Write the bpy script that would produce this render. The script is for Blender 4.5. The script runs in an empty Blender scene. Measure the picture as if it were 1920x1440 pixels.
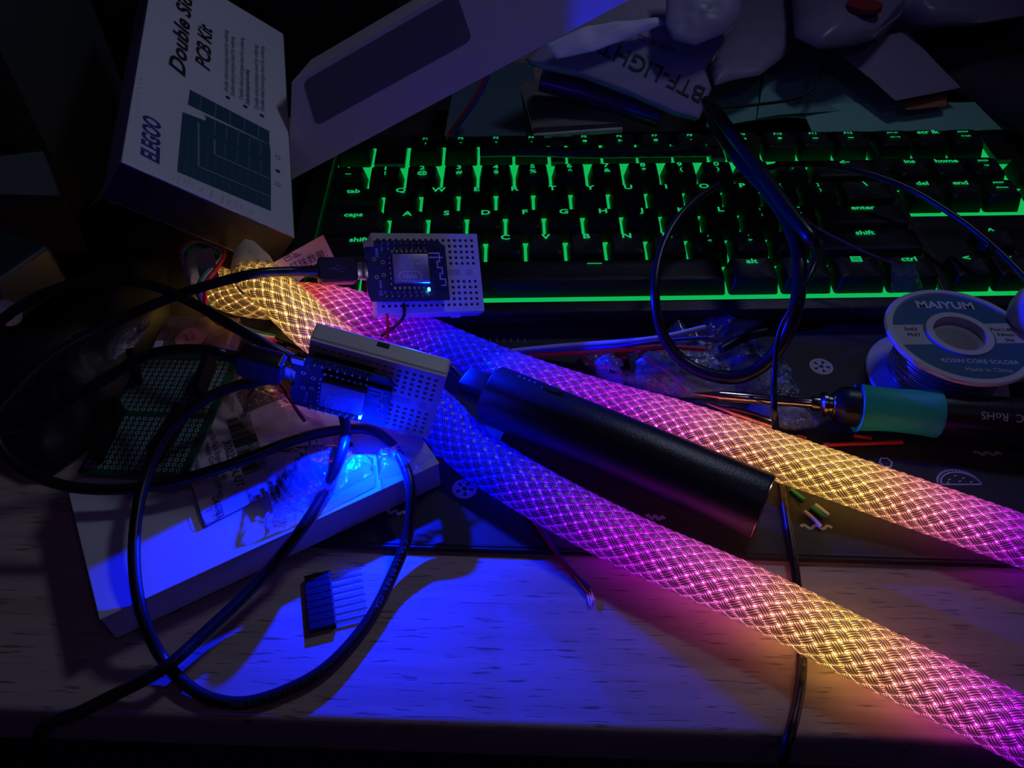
import bpy, bmesh, math, random
import numpy as np
from mathutils import Matrix, Vector

# ------------------------------------------------------------------ camera, world, lights, exposure
S = 0.01                                   # every length below is in centimetres
SC = bpy.context.scene
COL = SC.collection
F_PX = 1450.0
CAM = np.array([9.31576692, -28.47795623, 23.69337666])
ROT = np.array([[0.9999077305, 0.0135235833, 0.0012818643],
                [-0.0087933134, 0.7162975423, -0.6977395707],
                [-0.0103541354, 0.6976639188, 0.7163503670]])
cd = bpy.data.cameras.new('camera')
cam = bpy.data.objects.new('camera', cd)
COL.objects.link(cam)
m4 = Matrix.Identity(4)
for i in range(3):
    for j in range(3):
        m4[i][j] = ROT[i][j]
    m4[i][3] = CAM[i] * S
cam.matrix_world = m4
cd.sensor_width = 36.0
cd.lens = 36.0 * F_PX / 1920.0
cd.clip_start = 0.005
cd.clip_end = 50
SC.camera = cam

SC.view_settings.view_transform = 'Standard'
SC.view_settings.look = 'None'
SC.view_settings.exposure = 0.0
SC.view_settings.gamma = 1.0

w = bpy.data.worlds.new('night')
SC.world = w
w.use_nodes = True
w.node_tree.nodes['Background'].inputs[0].default_value = (0.25, 0.15, 0.9, 1)
w.node_tree.nodes['Background'].inputs[1].default_value = 0.018


def lamp(name, kind, loc, energy, color, size=1.0, target=None, parent=None):
    l = bpy.data.lights.new(name, kind)
    l.energy = energy
    l.color = color
    if kind == 'AREA':
        l.shape = 'RECTANGLE'
        l.size = size[0] * S
        l.size_y = size[1] * S
    else:
        l.shadow_soft_size = size * S
    o = bpy.data.objects.new(name, l)
    COL.objects.link(o)
    o.location = Vector(loc) * S
    if target is not None:
        o.rotation_euler = (Vector(target) - Vector(loc)).to_track_quat('-Z', 'Y').to_euler()
    return o


# dim glow of the monitor that stands above the keyboard, out of the picture, and an added soft fill for the room
lamp('monitor_glow', 'AREA', (35, 20, 50), 0.46, (0.55, 0.62, 1.0), (10, 8), (8, -12, 46))
lamp('room_glow', 'AREA', (50, -50, 100), 0.10, (0.7, 0.5, 1.0), (10, 10), (2, -14, 0))

# ------------------------------------------------------------------ geometry helpers
rnd = random.Random(7)


def A3(*v):
    return np.array(v, float)


def ray(px, py):
    return ROT @ np.array([(px - 960) / F_PX, -(py - 720) / F_PX, -1.0])


def at(px, py, z=0.0):
    """point of the height plane z seen along this direction of the photograph"""
    d = ray(px, py)
    return CAM + d * ((z - CAM[2]) / d[2])


def hit(px, py, O, N):
    d = ray(px, py)
    return CAM + d * (np.dot(np.array(O) - CAM, N) / np.dot(d, N))


def frame(O, ex, ey=None, n=None):
    ex = np.array(ex, float); ex /= np.linalg.norm(ex)
    if n is None:
        ey = np.array(ey, float); ey -= ex * np.dot(ex, ey); ey /= np.linalg.norm(ey)
        n = np.cross(ex, ey)
    else:
        n = np.array(n, float); n -= ex * np.dot(ex, n); n /= np.linalg.norm(n)
        ey = np.cross(n, ex)
    m = np.eye(4)
    m[:3, 0] = ex; m[:3, 1] = ey; m[:3, 2] = n; m[:3, 3] = O
    return m


def T(x=0, y=0, z=0):
    m = np.eye(4); m[:3, 3] = (x, y, z); return m


def RX(a):
    c, s = math.cos(math.radians(a)), math.sin(math.radians(a))
    m = np.eye(4); m[1, 1] = c; m[1, 2] = -s; m[2, 1] = s; m[2, 2] = c; return m


def RY(a):
    c, s = math.cos(math.radians(a)), math.sin(math.radians(a))
    m = np.eye(4); m[0, 0] = c; m[0, 2] = s; m[2, 0] = -s; m[2, 2] = c; return m


def RZ(a):
    c, s = math.cos(math.radians(a)), math.sin(math.radians(a))
    m = np.eye(4); m[0, 0] = c; m[0, 1] = -s; m[1, 0] = s; m[1, 1] = c; return m


def xf(V, m):
    V = np.asarray(V, float).reshape(-1, 3)
    return V @ m[:3, :3].T + m[:3, 3]


class G:
    """collects geometry (centimetres) for ONE mesh"""
    def __init__(self):
        self.V = []; self.F = []; self.M = []; self.n = 0; self.UV = []

    def add(self, V, F, m=None, mi=0):
        V = np.asarray(V, float).reshape(-1, 3)
        if m is not None:
            V = xf(V, m)
        self.V.append(V)
        b = self.n
        self.F += [[i + b for i in f] for f in F]
        self.M += [mi] * len(F)
        self.n += len(V)
        return self

    def box(self, sx, sy, sz, c=(0, 0, 0), bev=0.0, m=None, mi=0, seg=2):
        bm = bmesh.new()
        bmesh.ops.create_cube(bm, size=1)
        for v in bm.verts:
            v.co = Vector((v.co.x * sx + c[0], v.co.y * sy + c[1], v.co.z * sz + c[2]))
        if bev > 0:
            bmesh.ops.bevel(bm, geom=bm.edges[:], offset=bev, segments=seg, affect='EDGES', profile=0.6)
        V = [v.co[:] for v in bm.verts]
        bm.verts.index_update()
        F = [[v.index for v in f.verts] for f in bm.faces]
        bm.free()
        return self.add(V, F, m, mi)

    def prism(self, poly, z0, z1, m=None, mi=0, bev=0.0):
        n = len(poly)
        if bev > 0:
            c = np.mean(np.array(poly, float), axis=0)
            P = np.array(poly, float)
            d = P - c
            L = np.linalg.norm(d, axis=1, keepdims=True)
            Q = c + d * (1 - bev / L)
            rings = [(Q, z0), (P, z0 + bev), (P, z1 - bev), (Q, z1)]
        else:
            P = np.array(poly, float)
            rings = [(P, z0), (P, z1)]
        V = []
        for R, z in rings:
            V += [(p[0], p[1], z) for p in R]
        F = [list(range(n))[::-1], [i + n * (len(rings) - 1) for i in range(n)]]
        for k in range(len(rings) - 1):
            for i in range(n):
                j = (i + 1) % n
                F.append([k * n + i, k * n + j, k * n + n + j, k * n + n + i])
        return self.add(V, F, m, mi)

    def lathe(self, prof, n=48, m=None, mi=0, close=False):
        V = []; F = []
        k = len(prof)
        for i in range(n):
            a = 2 * math.pi * i / n
            for r, z in prof:
                V.append((r * math.cos(a), r * math.sin(a), z))
        for i in range(n):
            j = (i + 1) % n
            for q in range(k if close else k - 1):
                q2 = (q + 1) % k
                F.append([i * k + q, j * k + q, j * k + q2, i * k + q2])
        return self.add(V, F, m, mi)

    def tube(self, P, r, n=10, m=None, mi=0, cap=True, ry=None):
        P = np.array(P, float)
        k = len(P)
        rr = np.full(k, r) if np.isscalar(r) else np.array(r, float)
        Tn = np.gradient(P, axis=0)
        Tn /= np.linalg.norm(Tn, axis=1, keepdims=True) + 1e-12
        up = np.array([0, 0, 1.0])
        if abs(Tn[0] @ up) > 0.9: up = np.array([1.0, 0, 0])
        a = up - Tn[0] * (Tn[0] @ up); a /= np.linalg.norm(a)
        V = []
        for i in range(k):
            a = a - Tn[i] * (Tn[i] @ a); a /= np.linalg.norm(a)
            b = np.cross(Tn[i], a)
            for q in range(n):
                t = 2 * math.pi * q / n
                V.append(P[i] + (a * math.cos(t) * (1 if ry is None else ry) + b * math.sin(t)) * rr[i])
        F = []
        for i in range(k - 1):
            for q in range(n):
                q2 = (q + 1) % n
                F.append([i * n + q, i * n + q2, (i + 1) * n + q2, (i + 1) * n + q])
        if cap:
            F.append(list(range(n))[::-1])
            F.append([(k - 1) * n + q for q in range(n)])
        return self.add(V, F, m, mi)

    def text(self, s, size, m, shear=0.0, bold=0.0, sx=1.0, align='CENTER', depth=0.004, mi=0):
        V, F = text_mesh(s, size, shear, bold, sx, align, depth)
        return self.add(V, F, m, mi)


_tc = {}


def text_mesh(s, size, shear=0, bold=0, sx=1, align='CENTER', depth=0.004):
    key = (s, size, shear, bold, sx, align, depth)
    if key in _tc: return _tc[key]
    c = bpy.data.curves.new('t', 'FONT')
    c.body = s; c.size = size; c.shear = shear; c.offset = bold * size
    c.align_x = align; c.align_y = 'CENTER'
    c.extrude = depth / 2
    c.resolution_u = 3
    c.fill_mode = 'BOTH'
    o = bpy.data.objects.new('t', c)
    COL.objects.link(o)
    me = o.to_mesh()
    V = [(v.co.x * sx, v.co.y, v.co.z + depth / 2) for v in me.vertices]
    F = [list(p.vertices) for p in me.polygons]
    o.to_mesh_clear()
    bpy.data.objects.remove(o)
    bpy.data.curves.remove(c)
    _tc[key] = (V, F)
    return V, F


MINV = {}     # matrix (cm) of every root


def mesh_data(name, g, mats, smooth=False, local=None):
    V = np.concatenate(g.V) if g.V else np.zeros((0, 3))
    if local is not None:
        V = xf(V, local)
    me = bpy.data.meshes.new(name)
    me.from_pydata((V * S).tolist(), [], g.F)
    if not isinstance(mats, (list, tuple)): mats = [mats]
    for m in mats: me.materials.append(m)
    if len(mats) > 1:
        me.polygons.foreach_set('material_index', g.M)
    if smooth:
        me.polygons.foreach_set('use_smooth', [True] * len(me.polygons))
        if smooth != 'all':
            try: me.set_sharp_from_angle(angle=math.radians(smooth if smooth > 1 else 40))
            except Exception: pass
    me.update()
    return me


def tag(o, label=None, cat=None, group=None, kind=None):
    if label: o['label'] = label
    if cat: o['category'] = cat
    if group: o['group'] = group
    if kind: o['kind'] = kind
    return o


def root(name, label, cat, m=None, group=None):
    o = bpy.data.objects.new(name, None)
    COL.objects.link(o)
    o.empty_display_size = 0.01
    m = np.eye(4) if m is None else np.array(m, float)
    mm = Matrix(m.tolist())
    mm.translation = Vector(m[:3, 3]) * S
    o.matrix_world = mm
    MINV[o.name] = np.linalg.inv(m)
    tag(o, label, cat, group)
    return o


def part(name, g, mats, parent, smooth=False, world=False, label=None, kind=None):
    """a child mesh; world=True when g is in world centimetres"""
    r = parent
    while r.name not in MINV: r = r.parent
    me = mesh_data(name, g, mats, smooth, MINV[r.name] if world else None)
    o = bpy.data.objects.new(name, me)
    COL.objects.link(o)
    o.parent = parent
    if label: o['label'] = label
    if kind: o['kind'] = kind
    return o


def thing(name, g, mats, label, cat, smooth=False, group=None, kind=None):
    """a top-level object that is one mesh; g in world centimetres"""
    V = np.concatenate(g.V)
    c = V.mean(axis=0); c[2] = V[:, 2].min()
    me = mesh_data(name, g, mats, smooth, T(*(-c)))
    o = bpy.data.objects.new(name, me)
    COL.objects.link(o)
    o.location = Vector(c) * S
    MINV[o.name] = T(*(-c))
    return tag(o, label, cat, group, kind)


def smooth_path(P, n=10):
    P = np.array(P, float)
    out = []
    k = len(P)
    for i in range(k - 1):
        p0 = P[max(i - 1, 0)]; p1 = P[i]; p2 = P[i + 1]; p3 = P[min(i + 2, k - 1)]
        for q in range(n):
            t = q / n
            out.append(0.5 * ((2 * p1) + (-p0 + p2) * t + (2 * p0 - 5 * p1 + 4 * p2 - p3) * t * t + (-p0 + 3 * p1 - 3 * p2 + p3) * t ** 3))
    out.append(P[-1])
    return np.array(out)


def resample(P, step):
    d = np.r_[0, np.cumsum(np.linalg.norm(np.diff(P, axis=0), axis=1))]
    n = max(int(d[-1] / step), 2)
    s = np.linspace(0, d[-1], n + 1)
    return np.stack([np.interp(s, d, P[:, i]) for i in range(3)], 1), s


def pth(pts, n=10):
    return smooth_path([at(*p) for p in pts], n)


def rrect(w_, h_, r, n=5, cx=0, cy=0):
    out = []
    for qx, qy, a0 in ((1, 1, 0), (-1, 1, 90), (-1, -1, 180), (1, -1, 270)):
        for i in range(n + 1):
            a = math.radians(a0 + 90 * i / n)
            out.append((cx + qx * (w_ / 2 - r) + r * math.cos(a), cy + qy * (h_ / 2 - r) + r * math.sin(a)))
    return out


def vnoise(x, y, seed=0):
    """smooth value noise"""
    def h(i, j):
        v = np.sin(i * 127.1 + j * 311.7 + seed * 74.7) * 43758.5453
        return v - np.floor(v)
    xi, yi = np.floor(x), np.floor(y)
    fx, fy = x - xi, y - yi
    fx = fx * fx * (3 - 2 * fx); fy = fy * fy * (3 - 2 * fy)
    return (h(xi, yi) * (1 - fx) + h(xi + 1, yi) * fx) * (1 - fy) + (h(xi, yi + 1) * (1 - fx) + h(xi + 1, yi + 1) * fx) * fy - 0.5


def crumple(V, amp, freq, seed):
    x, y = V[:, 0] * freq, V[:, 1] * freq
    n = vnoise(x, y, seed) + 0.5 * np.abs(vnoise(x * 2.1, y * 2.1, seed + 3)) + 0.3 * np.abs(vnoise(x * 4.3 + y, y * 4.3, seed + 5))
    return n * amp * 2


def pillow(outline, h_top, h_bot=0.02, rings=14, amp=0.1, freq=1.0, seed=0, dens=6, flatness=0.5):
    """closed puffy sheet over an outline of 3-D points"""
    P = np.array(outline, float)
    Q = []
    k = len(P)
    for i in range(k):
        for q in range(dens):
            Q.append(P[i] + (P[(i + 1) % k] - P[i]) * q / dens)
    Q = np.array(Q); n = len(Q)
    c = Q.mean(axis=0)
    V = []; F = []
    for side in (1, -1):
        for r in range(rings):
            t = 1 - r / rings
            R = c + (Q - c) * t
            prof = (1 - t ** 2.5) ** flatness
            if side == 1:
                R = R.copy(); R[:, 2] += h_top * prof + crumple(R, amp, freq, seed) * min(1.0, (1 - t) * 3 + 0.15)
            else:
                R = R.copy(); R[:, 2] -= h_bot * prof + 0.015
            V.append(R)
        cc = c.copy(); cc[2] += (h_top if side == 1 else -h_bot - 0.015)
        V.append(cc.reshape(1, 3))
    V = np.concatenate(V)
    off = rings * n + 1
    for s_, b in ((1, 0), (-1, off)):
        for r in range(rings - 1):
            for i in range(n):
                j = (i + 1) % n
                f = [b + r * n + i, b + r * n + j, b + (r + 1) * n + j, b + (r + 1) * n + i]
                F.append(f if s_ == 1 else f[::-1])
        for i in range(n):
            j = (i + 1) % n
            f = [b + (rings - 1) * n + i, b + (rings - 1) * n + j, b + rings * n]
            F.append(f if s_ == 1 else f[::-1])
    for i in range(n):
        j = (i + 1) % n
        F.append([i, off + i, off + j, j])
    return V, F


def sheet(c4, nx=24, ny=24, thick=0.04, amp=0.0, freq=1.0, seed=0, curl=None):
    """a bent sheet with thickness between four corner points"""
    a, b, c, d = [np.array(p, float) for p in c4]
    U, W = np.meshgrid(np.linspace(0, 1, nx + 1), np.linspace(0, 1, ny + 1))
    U = U.ravel()[:, None]; W = W.ravel()[:, None]
    P = a * (1 - U) * (1 - W) + b * U * (1 - W) + c * U * W + d * (1 - U) * W
    N = np.cross(b - a, d - a); N /= np.linalg.norm(N)
    off = crumple(P, amp, freq, seed) if amp else np.zeros(len(P))
    if curl is not None: off = off + curl(U[:, 0], W[:, 0])
    top = P + N * off[:, None] + N * thick / 2
    bot = P + N * off[:, None] - N * thick / 2
    V = np.concatenate([top, bot]); k = len(P); F = []
    for j in range(ny):
        for i in range(nx):
            q = j * (nx + 1) + i
            f = [q, q + 1, q + nx + 2, q + nx + 1]
            F.append(f); F.append([x + k for x in f[::-1]])
    rim = [i for i in range(nx)] + [j * (nx + 1) + nx for j in range(ny)] + [ny * (nx + 1) + nx - i for i in range(nx)] + [(ny - j) * (nx + 1) for j in range(ny)]
    for q in range(len(rim)):
        a_, b_ = rim[q], rim[(q + 1) % len(rim)]
        F.append([a_, a_ + k, b_ + k, b_])
    return V, F


# ------------------------------------------------------------------ materials
def M(name, col, rough=0.5, metal=0.0, spec=0.5, bump=0.0, bscale=200.0, emit=None, estr=1.0, coat=0.0, alpha=1.0, trans=0.0, var=0.0):
    m = bpy.data.materials.new(name)
    m.use_nodes = True
    nt = m.node_tree
    b = nt.nodes['Principled BSDF']
    b.inputs['Base Color'].default_value = (*col, 1)
    b.inputs['Roughness'].default_value = rough
    b.inputs['Metallic'].default_value = metal
    b.inputs['Specular IOR Level'].default_value = spec
    b.inputs['Coat Weight'].default_value = coat
    b.inputs['Transmission Weight'].default_value = trans
    tc = nt.nodes.new('ShaderNodeTexCoord')
    nz = nt.nodes.new('ShaderNodeTexNoise')
    nz.inputs['Scale'].default_value = bscale
    nz.inputs['Detail'].default_value = 3
    nt.links.new(tc.outputs['Object'], nz.inputs['Vector'])
    if bump > 0:
        bp = nt.nodes.new('ShaderNodeBump')
        bp.inputs['Strength'].default_value = bump
        bp.inputs['Distance'].default_value = 0.0006
        nt.links.new(nz.outputs['Fac'], bp.inputs['Height'])
        nt.links.new(bp.outputs['Normal'], b.inputs['Normal'])
    mr = nt.nodes.new('ShaderNodeMapRange')
    v = var if var else 0.04
    mr.inputs['To Min'].default_value = 1 - v; mr.inputs['To Max'].default_value = 1 + v
    nt.links.new(nz.outputs['Fac'], mr.inputs['Value'])
    mx = nt.nodes.new('ShaderNodeMix'); mx.data_type = 'RGBA'; mx.blend_type = 'MULTIPLY'
    mx.inputs['Factor'].default_value = 1.0
    mx.inputs[6].default_value = (*col, 1)
    nt.links.new(mr.outputs['Result'], mx.inputs[7])
    nt.links.new(mx.outputs[2], b.inputs['Base Color'])
    if emit:
        b.inputs['Emission Color'].default_value = (*emit, 1)
        b.inputs['Emission Strength'].default_value = estr
    return m


def plastic_film(name, tint=(0.8, 0.85, 0.9), body=0.1, rough=0.12, bump=0.6, scale=160.0, fbase=0.10):
    m = bpy.data.materials.new(name)
    m.use_nodes = True
    nt = m.node_tree
    nt.nodes.clear()
    N = nt.nodes.new; L = nt.links.new
    out = N('ShaderNodeOutputMaterial')
    tr = N('ShaderNodeBsdfTransparent'); tr.inputs[0].default_value = (*[0.93 + 0.05 * c for c in tint], 1)
    gl = N('ShaderNodeBsdfGlossy'); gl.inputs['Roughness'].default_value = rough; gl.inputs[0].default_value = (0.95, 0.95, 0.95, 1)
    df = N('ShaderNodeBsdfDiffuse'); df.inputs[0].default_value = (*tint, 1)
    tc = N('ShaderNodeTexCoord'); nz = N('ShaderNodeTexNoise')
    nz.inputs['Scale'].default_value = scale; nz.inputs['Detail'].default_value = 4; nz.inputs['Distortion'].default_value = 1.2
    L(tc.outputs['Object'], nz.inputs['Vector'])
    bp = N('ShaderNodeBump'); bp.inputs['Strength'].default_value = bump; bp.inputs['Distance'].default_value = 0.002
    L(nz.outputs['Fac'], bp.inputs['Height'])
    L(bp.outputs['Normal'], gl.inputs['Normal'])
    fr = N('ShaderNodeLayerWeight'); fr.inputs['Blend'].default_value = 0.12
    L(bp.outputs['Normal'], fr.inputs['Normal'])
    ad = N('ShaderNodeMath'); ad.operation = 'ADD'; ad.use_clamp = True; ad.inputs[1].default_value = fbase
    L(fr.outputs['Fresnel'], ad.inputs[0])
    m1 = N('ShaderNodeMixShader'); m1.inputs[0].default_value = body
    L(tr.outputs[0], m1.inputs[1]); L(df.outputs[0], m1.inputs[2])
    m2 = N('ShaderNodeMixShader')
    L(ad.outputs[0], m2.inputs[0]); L(m1.outputs[0], m2.inputs[1]); L(gl.outputs[0], m2.inputs[2])
    L(m2.outputs[0], out.inputs[0])
    return m


MAT = {}
MAT['black_plastic'] = M('black_plastic', (0.012, 0.012, 0.014), 0.38, bump=0.15, bscale=900)
MAT['key_plastic'] = M('key_plastic', (0.008, 0.008, 0.010), 0.5, spec=0.3, bump=0.1, bscale=1500)
MAT['rubber'] = M('black_rubber', (0.012, 0.012, 0.013), 0.33, bump=0.08, bscale=600)
MAT['bank'] = M('satin_black_metal', (0.018, 0.018, 0.020), 0.34, metal=0.0, spec=0.8, bump=0.25, bscale=1800)
MAT['mat_cloth'] = M('mat_cloth', (0.030, 0.029, 0.030), 0.62, bump=0.3, bscale=2500)
MAT['mat_hem'] = M('mat_hem', (0.02, 0.02, 0.022), 0.6, bump=0.3, bscale=2500)
MAT['print'] = M('mat_print', (0.7, 0.7, 0.74), 0.7)
MAT['white_card'] = M('white_card', (0.72, 0.72, 0.73), 0.6, bump=0.05, bscale=400)
MAT['carton'] = M('pale_carton', (0.62, 0.60, 0.62), 0.55, bump=0.05, bscale=200)
MAT['grey_label'] = M('slate_label', (0.14, 0.15, 0.18), 0.6)
MAT['white_plastic'] = M('white_plastic', (0.78, 0.77, 0.74), 0.42)
MAT['hole'] = M('dark_hole', (0.03, 0.03, 0.035), 0.8)
MAT['pcb_blue'] = M('blue_solder_mask', (0.010, 0.022, 0.055), 0.3, coat=0.3)
MAT['pcb_green'] = M('green_solder_mask', (0.004, 0.085, 0.045), 0.35, coat=0.4)
MAT['silk'] = M('silkscreen', (0.75, 0.75, 0.78), 0.6)
MAT['tin'] = M('tinned_metal', (0.75, 0.74, 0.72), 0.22, metal=1.0)
MAT['shield'] = M('nickel_shield', (0.42, 0.42, 0.46), 0.38, metal=0.8)
MAT['gold'] = M('gold_pin', (0.85, 0.62, 0.28), 0.25, metal=1.0)
MAT['steel'] = M('polished_steel', (0.62, 0.6, 0.58), 0.14, metal=1.0)
MAT['copper'] = M('copper', (0.8, 0.4, 0.22), 0.25, metal=1.0)
MAT['solder'] = M('solder_wire', (0.62, 0.62, 0.64), 0.28, metal=1.0)
MAT['red'] = M('red_insulation', (0.65, 0.015, 0.02), 0.4)
MAT['white_ins'] = M('white_insulation', (0.75, 0.74, 0.72), 0.45)
MAT['green_ins'] = M('green_insulation', (0.02, 0.35, 0.13), 0.45)
MAT['blue_ins'] = M('blue_insulation', (0.02, 0.05, 0.45), 0.45)
MAT['black_ins'] = M('black_insulation', (0.012, 0.012, 0.013), 0.4)
MAT['teal'] = M('teal_rubber', (0.02, 0.66, 0.48), 0.55)
MAT['spool_plastic'] = M('spool_plastic', (0.72, 0.70, 0.78), 0.4)
MAT['label_blue'] = M('label_blue', (0.012, 0.12, 0.30), 0.5)
MAT['label_white'] = M('label_white', (0.62, 0.62, 0.66), 0.5)
MAT['ink'] = M('black_ink', (0.012, 0.012, 0.016), 0.6)
MAT['ink_blue'] = M('blue_ink', (0.015, 0.03, 0.25), 0.6)
MAT['ink_teal'] = M('teal_ink', (0.012, 0.085, 0.13), 0.6)
MAT['ink_teal2'] = M('pale_teal_ink', (0.20, 0.30, 0.36), 0.6)
MAT['paper'] = M('paper', (0.68, 0.55, 0.45), 0.8, bump=0.1, bscale=300)
MAT['sticker'] = M('pink_sticker', (0.65, 0.35, 0.33), 0.6)
MAT['key_glow'] = M('key_backlight', (0.02, 0.05, 0.03), 0.6, emit=(0.004, 0.52, 0.10), estr=0.9)
MAT['legend'] = M('lit_legend', (0.02, 0.05, 0.03), 0.6, emit=(0.008, 0.55, 0.15), estr=0.85)
MAT['led_blue'] = M('blue_led', (0.1, 0.1, 0.5), 0.3, emit=(0.05, 0.45, 1.0), estr=9.0)
MAT['led_dot'] = M('charge_led', (0.02, 0.02, 0.3), 0.3, emit=(0.0, 0.03, 1.0), estr=0.5)
MAT['dark_card'] = M('dark_card', (0.03, 0.028, 0.034), 0.7)
MAT['dark_wall'] = M('dark_wall', (0.10, 0.10, 0.11), 0.8)
MAT['grey_cloth'] = M('grey_felt', (0.05, 0.04, 0.06), 0.9)
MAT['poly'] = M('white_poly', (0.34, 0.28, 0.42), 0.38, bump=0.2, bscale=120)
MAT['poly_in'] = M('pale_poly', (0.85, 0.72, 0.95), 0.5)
MAT['cyan_paper'] = M('leaflet', (0.35, 0.48, 0.5), 0.6)
MAT['kraft'] = M('kraft', (0.42, 0.16, 0.06), 0.7)
MAT['film'] = plastic_film('clear_film')
MAT['header_black'] = M('header_black', (.006, .006, .007), .75, spec=.15)
MAT['film_dark'] = plastic_film('crumpled_film', (0.55, 0.62, 0.68), 0.10, 0.10, 0.8, 240)
MAT['film_grey'] = plastic_film('grey_antistatic_film', (0.18, 0.22, 0.26), 0.5, 0.13, 0.5, 120, 0.18)
MAT['diffuser'] = M('milky_end_cap', (0.85, 0.78, 0.55), 0.45, trans=0.35)


def wood():
    m = bpy.data.materials.new('oak_laminate')
    m.use_nodes = True
    nt = m.node_tree; N = nt.nodes.new; L = nt.links.new
    b = nt.nodes['Principled BSDF']
    b.inputs['Roughness'].default_value = 0.42
    tc = N('ShaderNodeTexCoord')
    mp = N('ShaderNodeMapping'); mp.inputs['Scale'].default_value = (9, 160, 20)
    L(tc.outputs['Object'], mp.inputs['Vector'])
    n1 = N('ShaderNodeTexNoise'); n1.inputs['Scale'].default_value = 1.0; n1.inputs['Detail'].default_value = 5; n1.inputs['Distortion'].default_value = 0.6
    L(mp.outputs[0], n1.inputs['Vector'])
    r1 = N('ShaderNodeValToRGB')
    r1.color_ramp.elements[0].position = 0.3; r1.color_ramp.elements[0].color = (0.46, 0.35, 0.28, 1)
    r1.color_ramp.elements[1].position = 0.7; r1.color_ramp.elements[1].color = (0.60, 0.48, 0.39, 1)
    L(n1.outputs['Fac'], r1.inputs[0])
    mp2 = N('ShaderNodeMapping'); mp2.inputs['Scale'].default_value = (85, 950, 20)
    L(tc.outputs['Object'], mp2.inputs['Vector'])
    n2 = N('ShaderNodeTexNoise'); n2.inputs['Scale'].default_value = 1.0; n2.inputs['Detail'].default_value = 2
    L(mp2.outputs[0], n2.inputs['Vector'])
    r2 = N('ShaderNodeValToRGB')
    r2.color_ramp.elements[0].position = 0.31; r2.color_ramp.elements[0].color = (0.38, 0.34, 0.32, 1)
    r2.color_ramp.elements[1].position = 0.40; r2.color_ramp.elements[1].color = (1, 1, 1, 1)
    L(n2.outputs['Fac'], r2.inputs[0])
    mx = N('ShaderNodeMix'); mx.data_type = 'RGBA'; mx.blend_type = 'MULTIPLY'; mx.inputs[0].default_value = 0.85
    L(r1.outputs[0], mx.inputs[6]); L(r2.outputs[0], mx.inputs[7])
    L(mx.outputs[2], b.inputs['Base Color'])
    bp = N('ShaderNodeBump'); bp.inputs['Strength'].default_value = 0.25; bp.inputs['Distance'].default_value = 0.0004
    L(r2.outputs[0], bp.inputs['Height']); L(bp.outputs[0], b.inputs['Normal'])
    return m


MAT['wood'] = wood()

# ------------------------------------------------------------------ the setting
DESK0 = at(0, 1334, 0)
DDIR = at(1500, 1385, 0) - DESK0; DDIR /= np.linalg.norm(DDIR)
g = G(); g.box(400, 400, 2, (10, 20, -75)); thing('floor', g, MAT['dark_wall'], None, None, kind='structure')
g = G(); g.box(400, 4, 330, (10, 75, 90)); thing('wall_back', g, MAT['dark_wall'], None, None, kind='structure')

DF = frame(A3(DESK0[0], DESK0[1], 0), DDIR, n=(0, 0, 1))     # desk frame: x along the front edge, y to the back
desk = root('desk', 'oak laminate desk carrying the keyboard, mat and clutter', 'desk', DF)
g = G(); g.box(150, 72, 2.4, (15, 36, -1.2), bev=0.28, seg=4); part('desktop', g, MAT['wood'], desk, smooth=50)
for sx in (-56, 86):
    g = G(); g.box(3, 60, 71.5, (sx, 37, -38.1), bev=0.1); part('leg', g, MAT['dark_card'], desk)

# desk mat
m0 = at(700, 1024, 0.25); m1 = at(1920, 1059, 0.25)
MD = m1 - m0; MD[2] = 0; MD /= np.linalg.norm(MD)
MF = frame(A3(m0[0], m0[1], 0), MD, n=(0, 0, 1))
mat = root('desk_mat', 'large black cloth desk mat with small white snack drawings, lying under the keyboard', 'desk mat', MF)
g = G(); g.prism(rrect(80, 36, 1.0, 6, 33, 18), 0.0, 0.25, bev=0.04); part('mat_surface', g, MAT['mat_cloth'], mat)
g = G()
hem = resample(np.array([(p[0], p[1], 0.2) for p in rrect(79.7, 35.7, 0.9, 6, 33, 18)] + [(72.85, 35.0, 0.2)]), 0.3)[0]
g.tube(hem, 0.09, 8)
part('stitched_hem', g, MAT['mat_hem'], mat, smooth=60)
ZP = 0.262


def mark(name, g):
    return part(name, g, MAT['print'], mat, world=True)


def stroke(g, pts, r, flat=0.12):
    """a printed line: flat ribbon just above the cloth"""
    P = np.array(pts, float)
    Tn = np.gradient(P, axis=0); Tn /= np.linalg.norm(Tn, axis=1, keepdims=True) + 1e-9
    Nn = np.stack([-Tn[:, 1], Tn[:, 0], np.zeros(len(P))], 1)
    A = P + Nn * r; B = P - Nn * r
    V = np.concatenate([A, B]); k = len(P)
    V2 = V.copy(); V2[:, 2] -= 0.01
    F = [[i, i + 1, k + i + 1, k + i] for i in range(k - 1)] + [[2 * k + i, 3 * k + i, 3 * k + i + 1, 2 * k + i + 1] for i in range(k - 1)]
    g.add(np.concatenate([V, V2]), F)


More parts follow.
